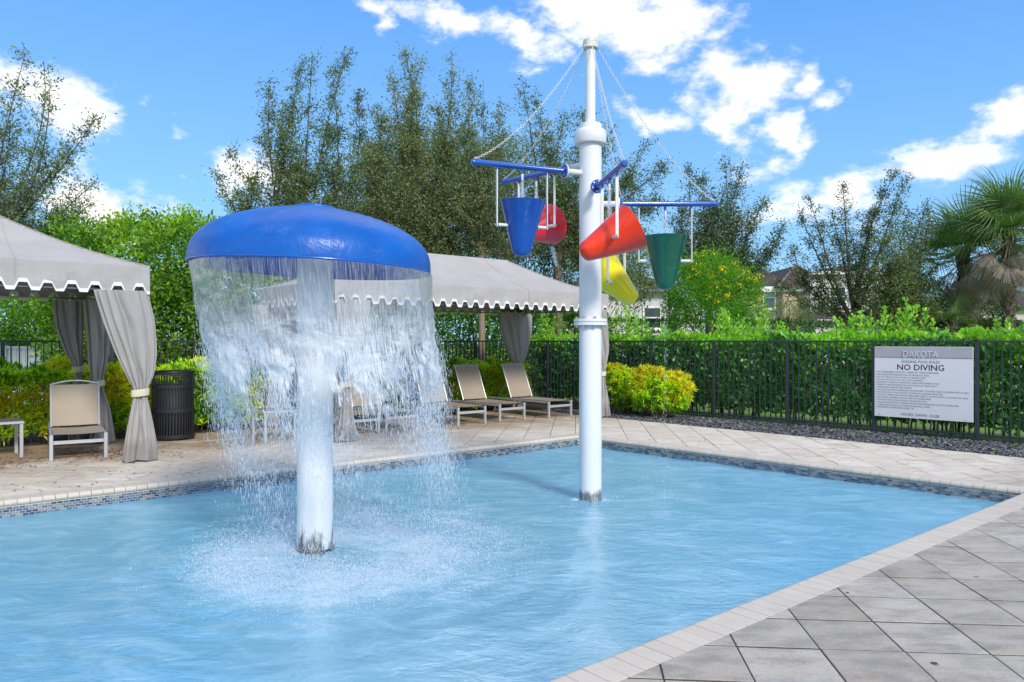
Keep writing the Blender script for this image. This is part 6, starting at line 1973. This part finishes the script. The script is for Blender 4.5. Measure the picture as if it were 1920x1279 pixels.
def house_left():
    y = 40.0; s_ = y / F
    root = tag(empty('house', (at(1190, 640, y).x, y, 0)), 'pale grey house wall glimpsed between trunks right of the white pole', 'house', 'houses beyond the hedges')
    X = lambda px: (px - 1190) * s_
    MB().box((X(1060), 0, 0), (X(1262), 9, EYE + 92 * s_)).build('wall', M['palegrey'], root)
    MB().add(*hip_roof(X(1060), 0, X(1262), 9, EYE + 92 * s_, 1.8)).build('roof', simple('grey_shingle_roof', (.20, .20, .21), .8, vary=.1), root)
    MB().box((X(1268), -1, 0), (X(1310), 6, EYE + 64 * s_)).build('side_wall', M['whitewall'], root)
    window(root, Matrix.Translation((0, -.005, 0)), X(1205), EYE + 22 * s_, 1.0, 1.2, blind=False)
house_left()

# white panel fence far left, seen through the railings
def panel_fence():
    y = 17.4
    a = at(-40, 640, y)
    root = tag(empty('panel_fence', (a.x, y, 0)), 'grey white metal panel fence seen through the left railings under the cabana', 'fence')
    m_ = simple('grey_white_panel', (.50, .53, .58), .5, vary=.05)
    pn_ = MB()
    for k in range(12):
        pn_.box((k * .052, -.012 * (k % 2), .05), (k * .052 + .050, .012 - .012 * (k % 2), 1.32))
    pme = pn_.mesh('panel', m_)
    for i in range(5):
        link('panel', pme, root, (i * .66, 0, 0))
        MB().box((i * .66 - .034, -.05, 0), (i * .66 - .004, .05, 1.40)).build('post', m_, root)
    MB().box((0, -.03, 1.322), (3.3, .03, 1.38)).build('top_rail', m_, root)
panel_fence()

# ------------------------------------------------------------------ litter: fallen leaves on the deck
def fallen():
    P = []
    for (px, py, sx, sy, n) in ((215, 850, 50, 5, 330), (130, 853, 60, 9, 110), (20, 868, 25, 5, 90), (95, 850, 60, 12, 60), (300, 870, 150, 30, 60), (170, 900, 170, 22, 40), (950, 785, 60, 7, 60), (1000, 800, 80, 10, 26), (450, 860, 180, 25, 40)):
        for i in range(n):
            x = random.gauss(px, sx); y = random.gauss(py, sy)
            if y < 770: continue
            g = gp(x, y)
            if np.dot(g - C0, nu) < .03 or np.dot(g - K0, nu) > -.02: continue
            P.append((*g, .004))
    for i in range(60):
        q = O_ + e1 * random.uniform(-3, 14) * S_ + e2 * random.uniform(-2, 24) * S_
        if np.dot(q - N0, nu) < -.05 or (np.dot(q - C0, wn) > .05 and np.dot(q - G0, wn) < 0): P.append((*q, .004))
    P = np.array(P)
    n = len(P)
    D = rng.normal(0, 1, (n, 3)) * np.array([1, 1, .08])
    lm = leafmat('dry_fallen_leaf', (.32, .075, .022), (.17, .085, .04), (.05, .03, .02), 0.0)
    o = leaves('fallen_leaves', P, D, .042, .5, lm, None, LEAF_D, None, upb=2.5, jit=.4)
    tag(o, 'dry brown leaves scattered on the pale deck paving', 'fallen leaves', kind='stuff')
    n = 900
    sa_ = rng.uniform(-6, 9, n); sb_ = rng.uniform(0.0, 1.0, n)
    Q = K0[None] + u[None] * sa_[:, None] + nu[None] * sb_[:, None]
    Q3 = np.c_[Q, np.full(n, .0)]
    o = leaves('bed_litter', Q3, rng.normal(0, 1, (n, 3)) * [1, 1, .15], .05, .45, lm, None, LEAF_D, None, upb=2, jit=.5)
    tag(o, 'dry leaf litter in the bed under the croton hedge', 'leaf litter', kind='stuff')
    # low weeds and a few green clusia leaves dropped in the gravel
    n = 60
    sa_ = rng.uniform(-3.5, 5, n); sb_ = rng.uniform(.1, GW, n)
    Q = G0[None] + w_[None] * sa_[:, None] + wn[None] * sb_[:, None]
    o = leaves('dropped_leaves', np.c_[Q, np.full(n, .02)], rng.normal(0, 1, (n, 3)) * [1, 1, .2], .08, .55, M['clusia'][1], None, LEAF_P, None, upb=1.5, jit=.5)
    tag(o, 'green leaves dropped on the dark gravel by the fence', 'fallen leaves', kind='stuff')
fallen()
tris = 0
for o in bpy.data.objects:
    if o.type == 'MESH': tris += sum(1 for _ in ()) + len(o.data.polygons)
print('faces', tris, 'objects', len(bpy.data.objects))
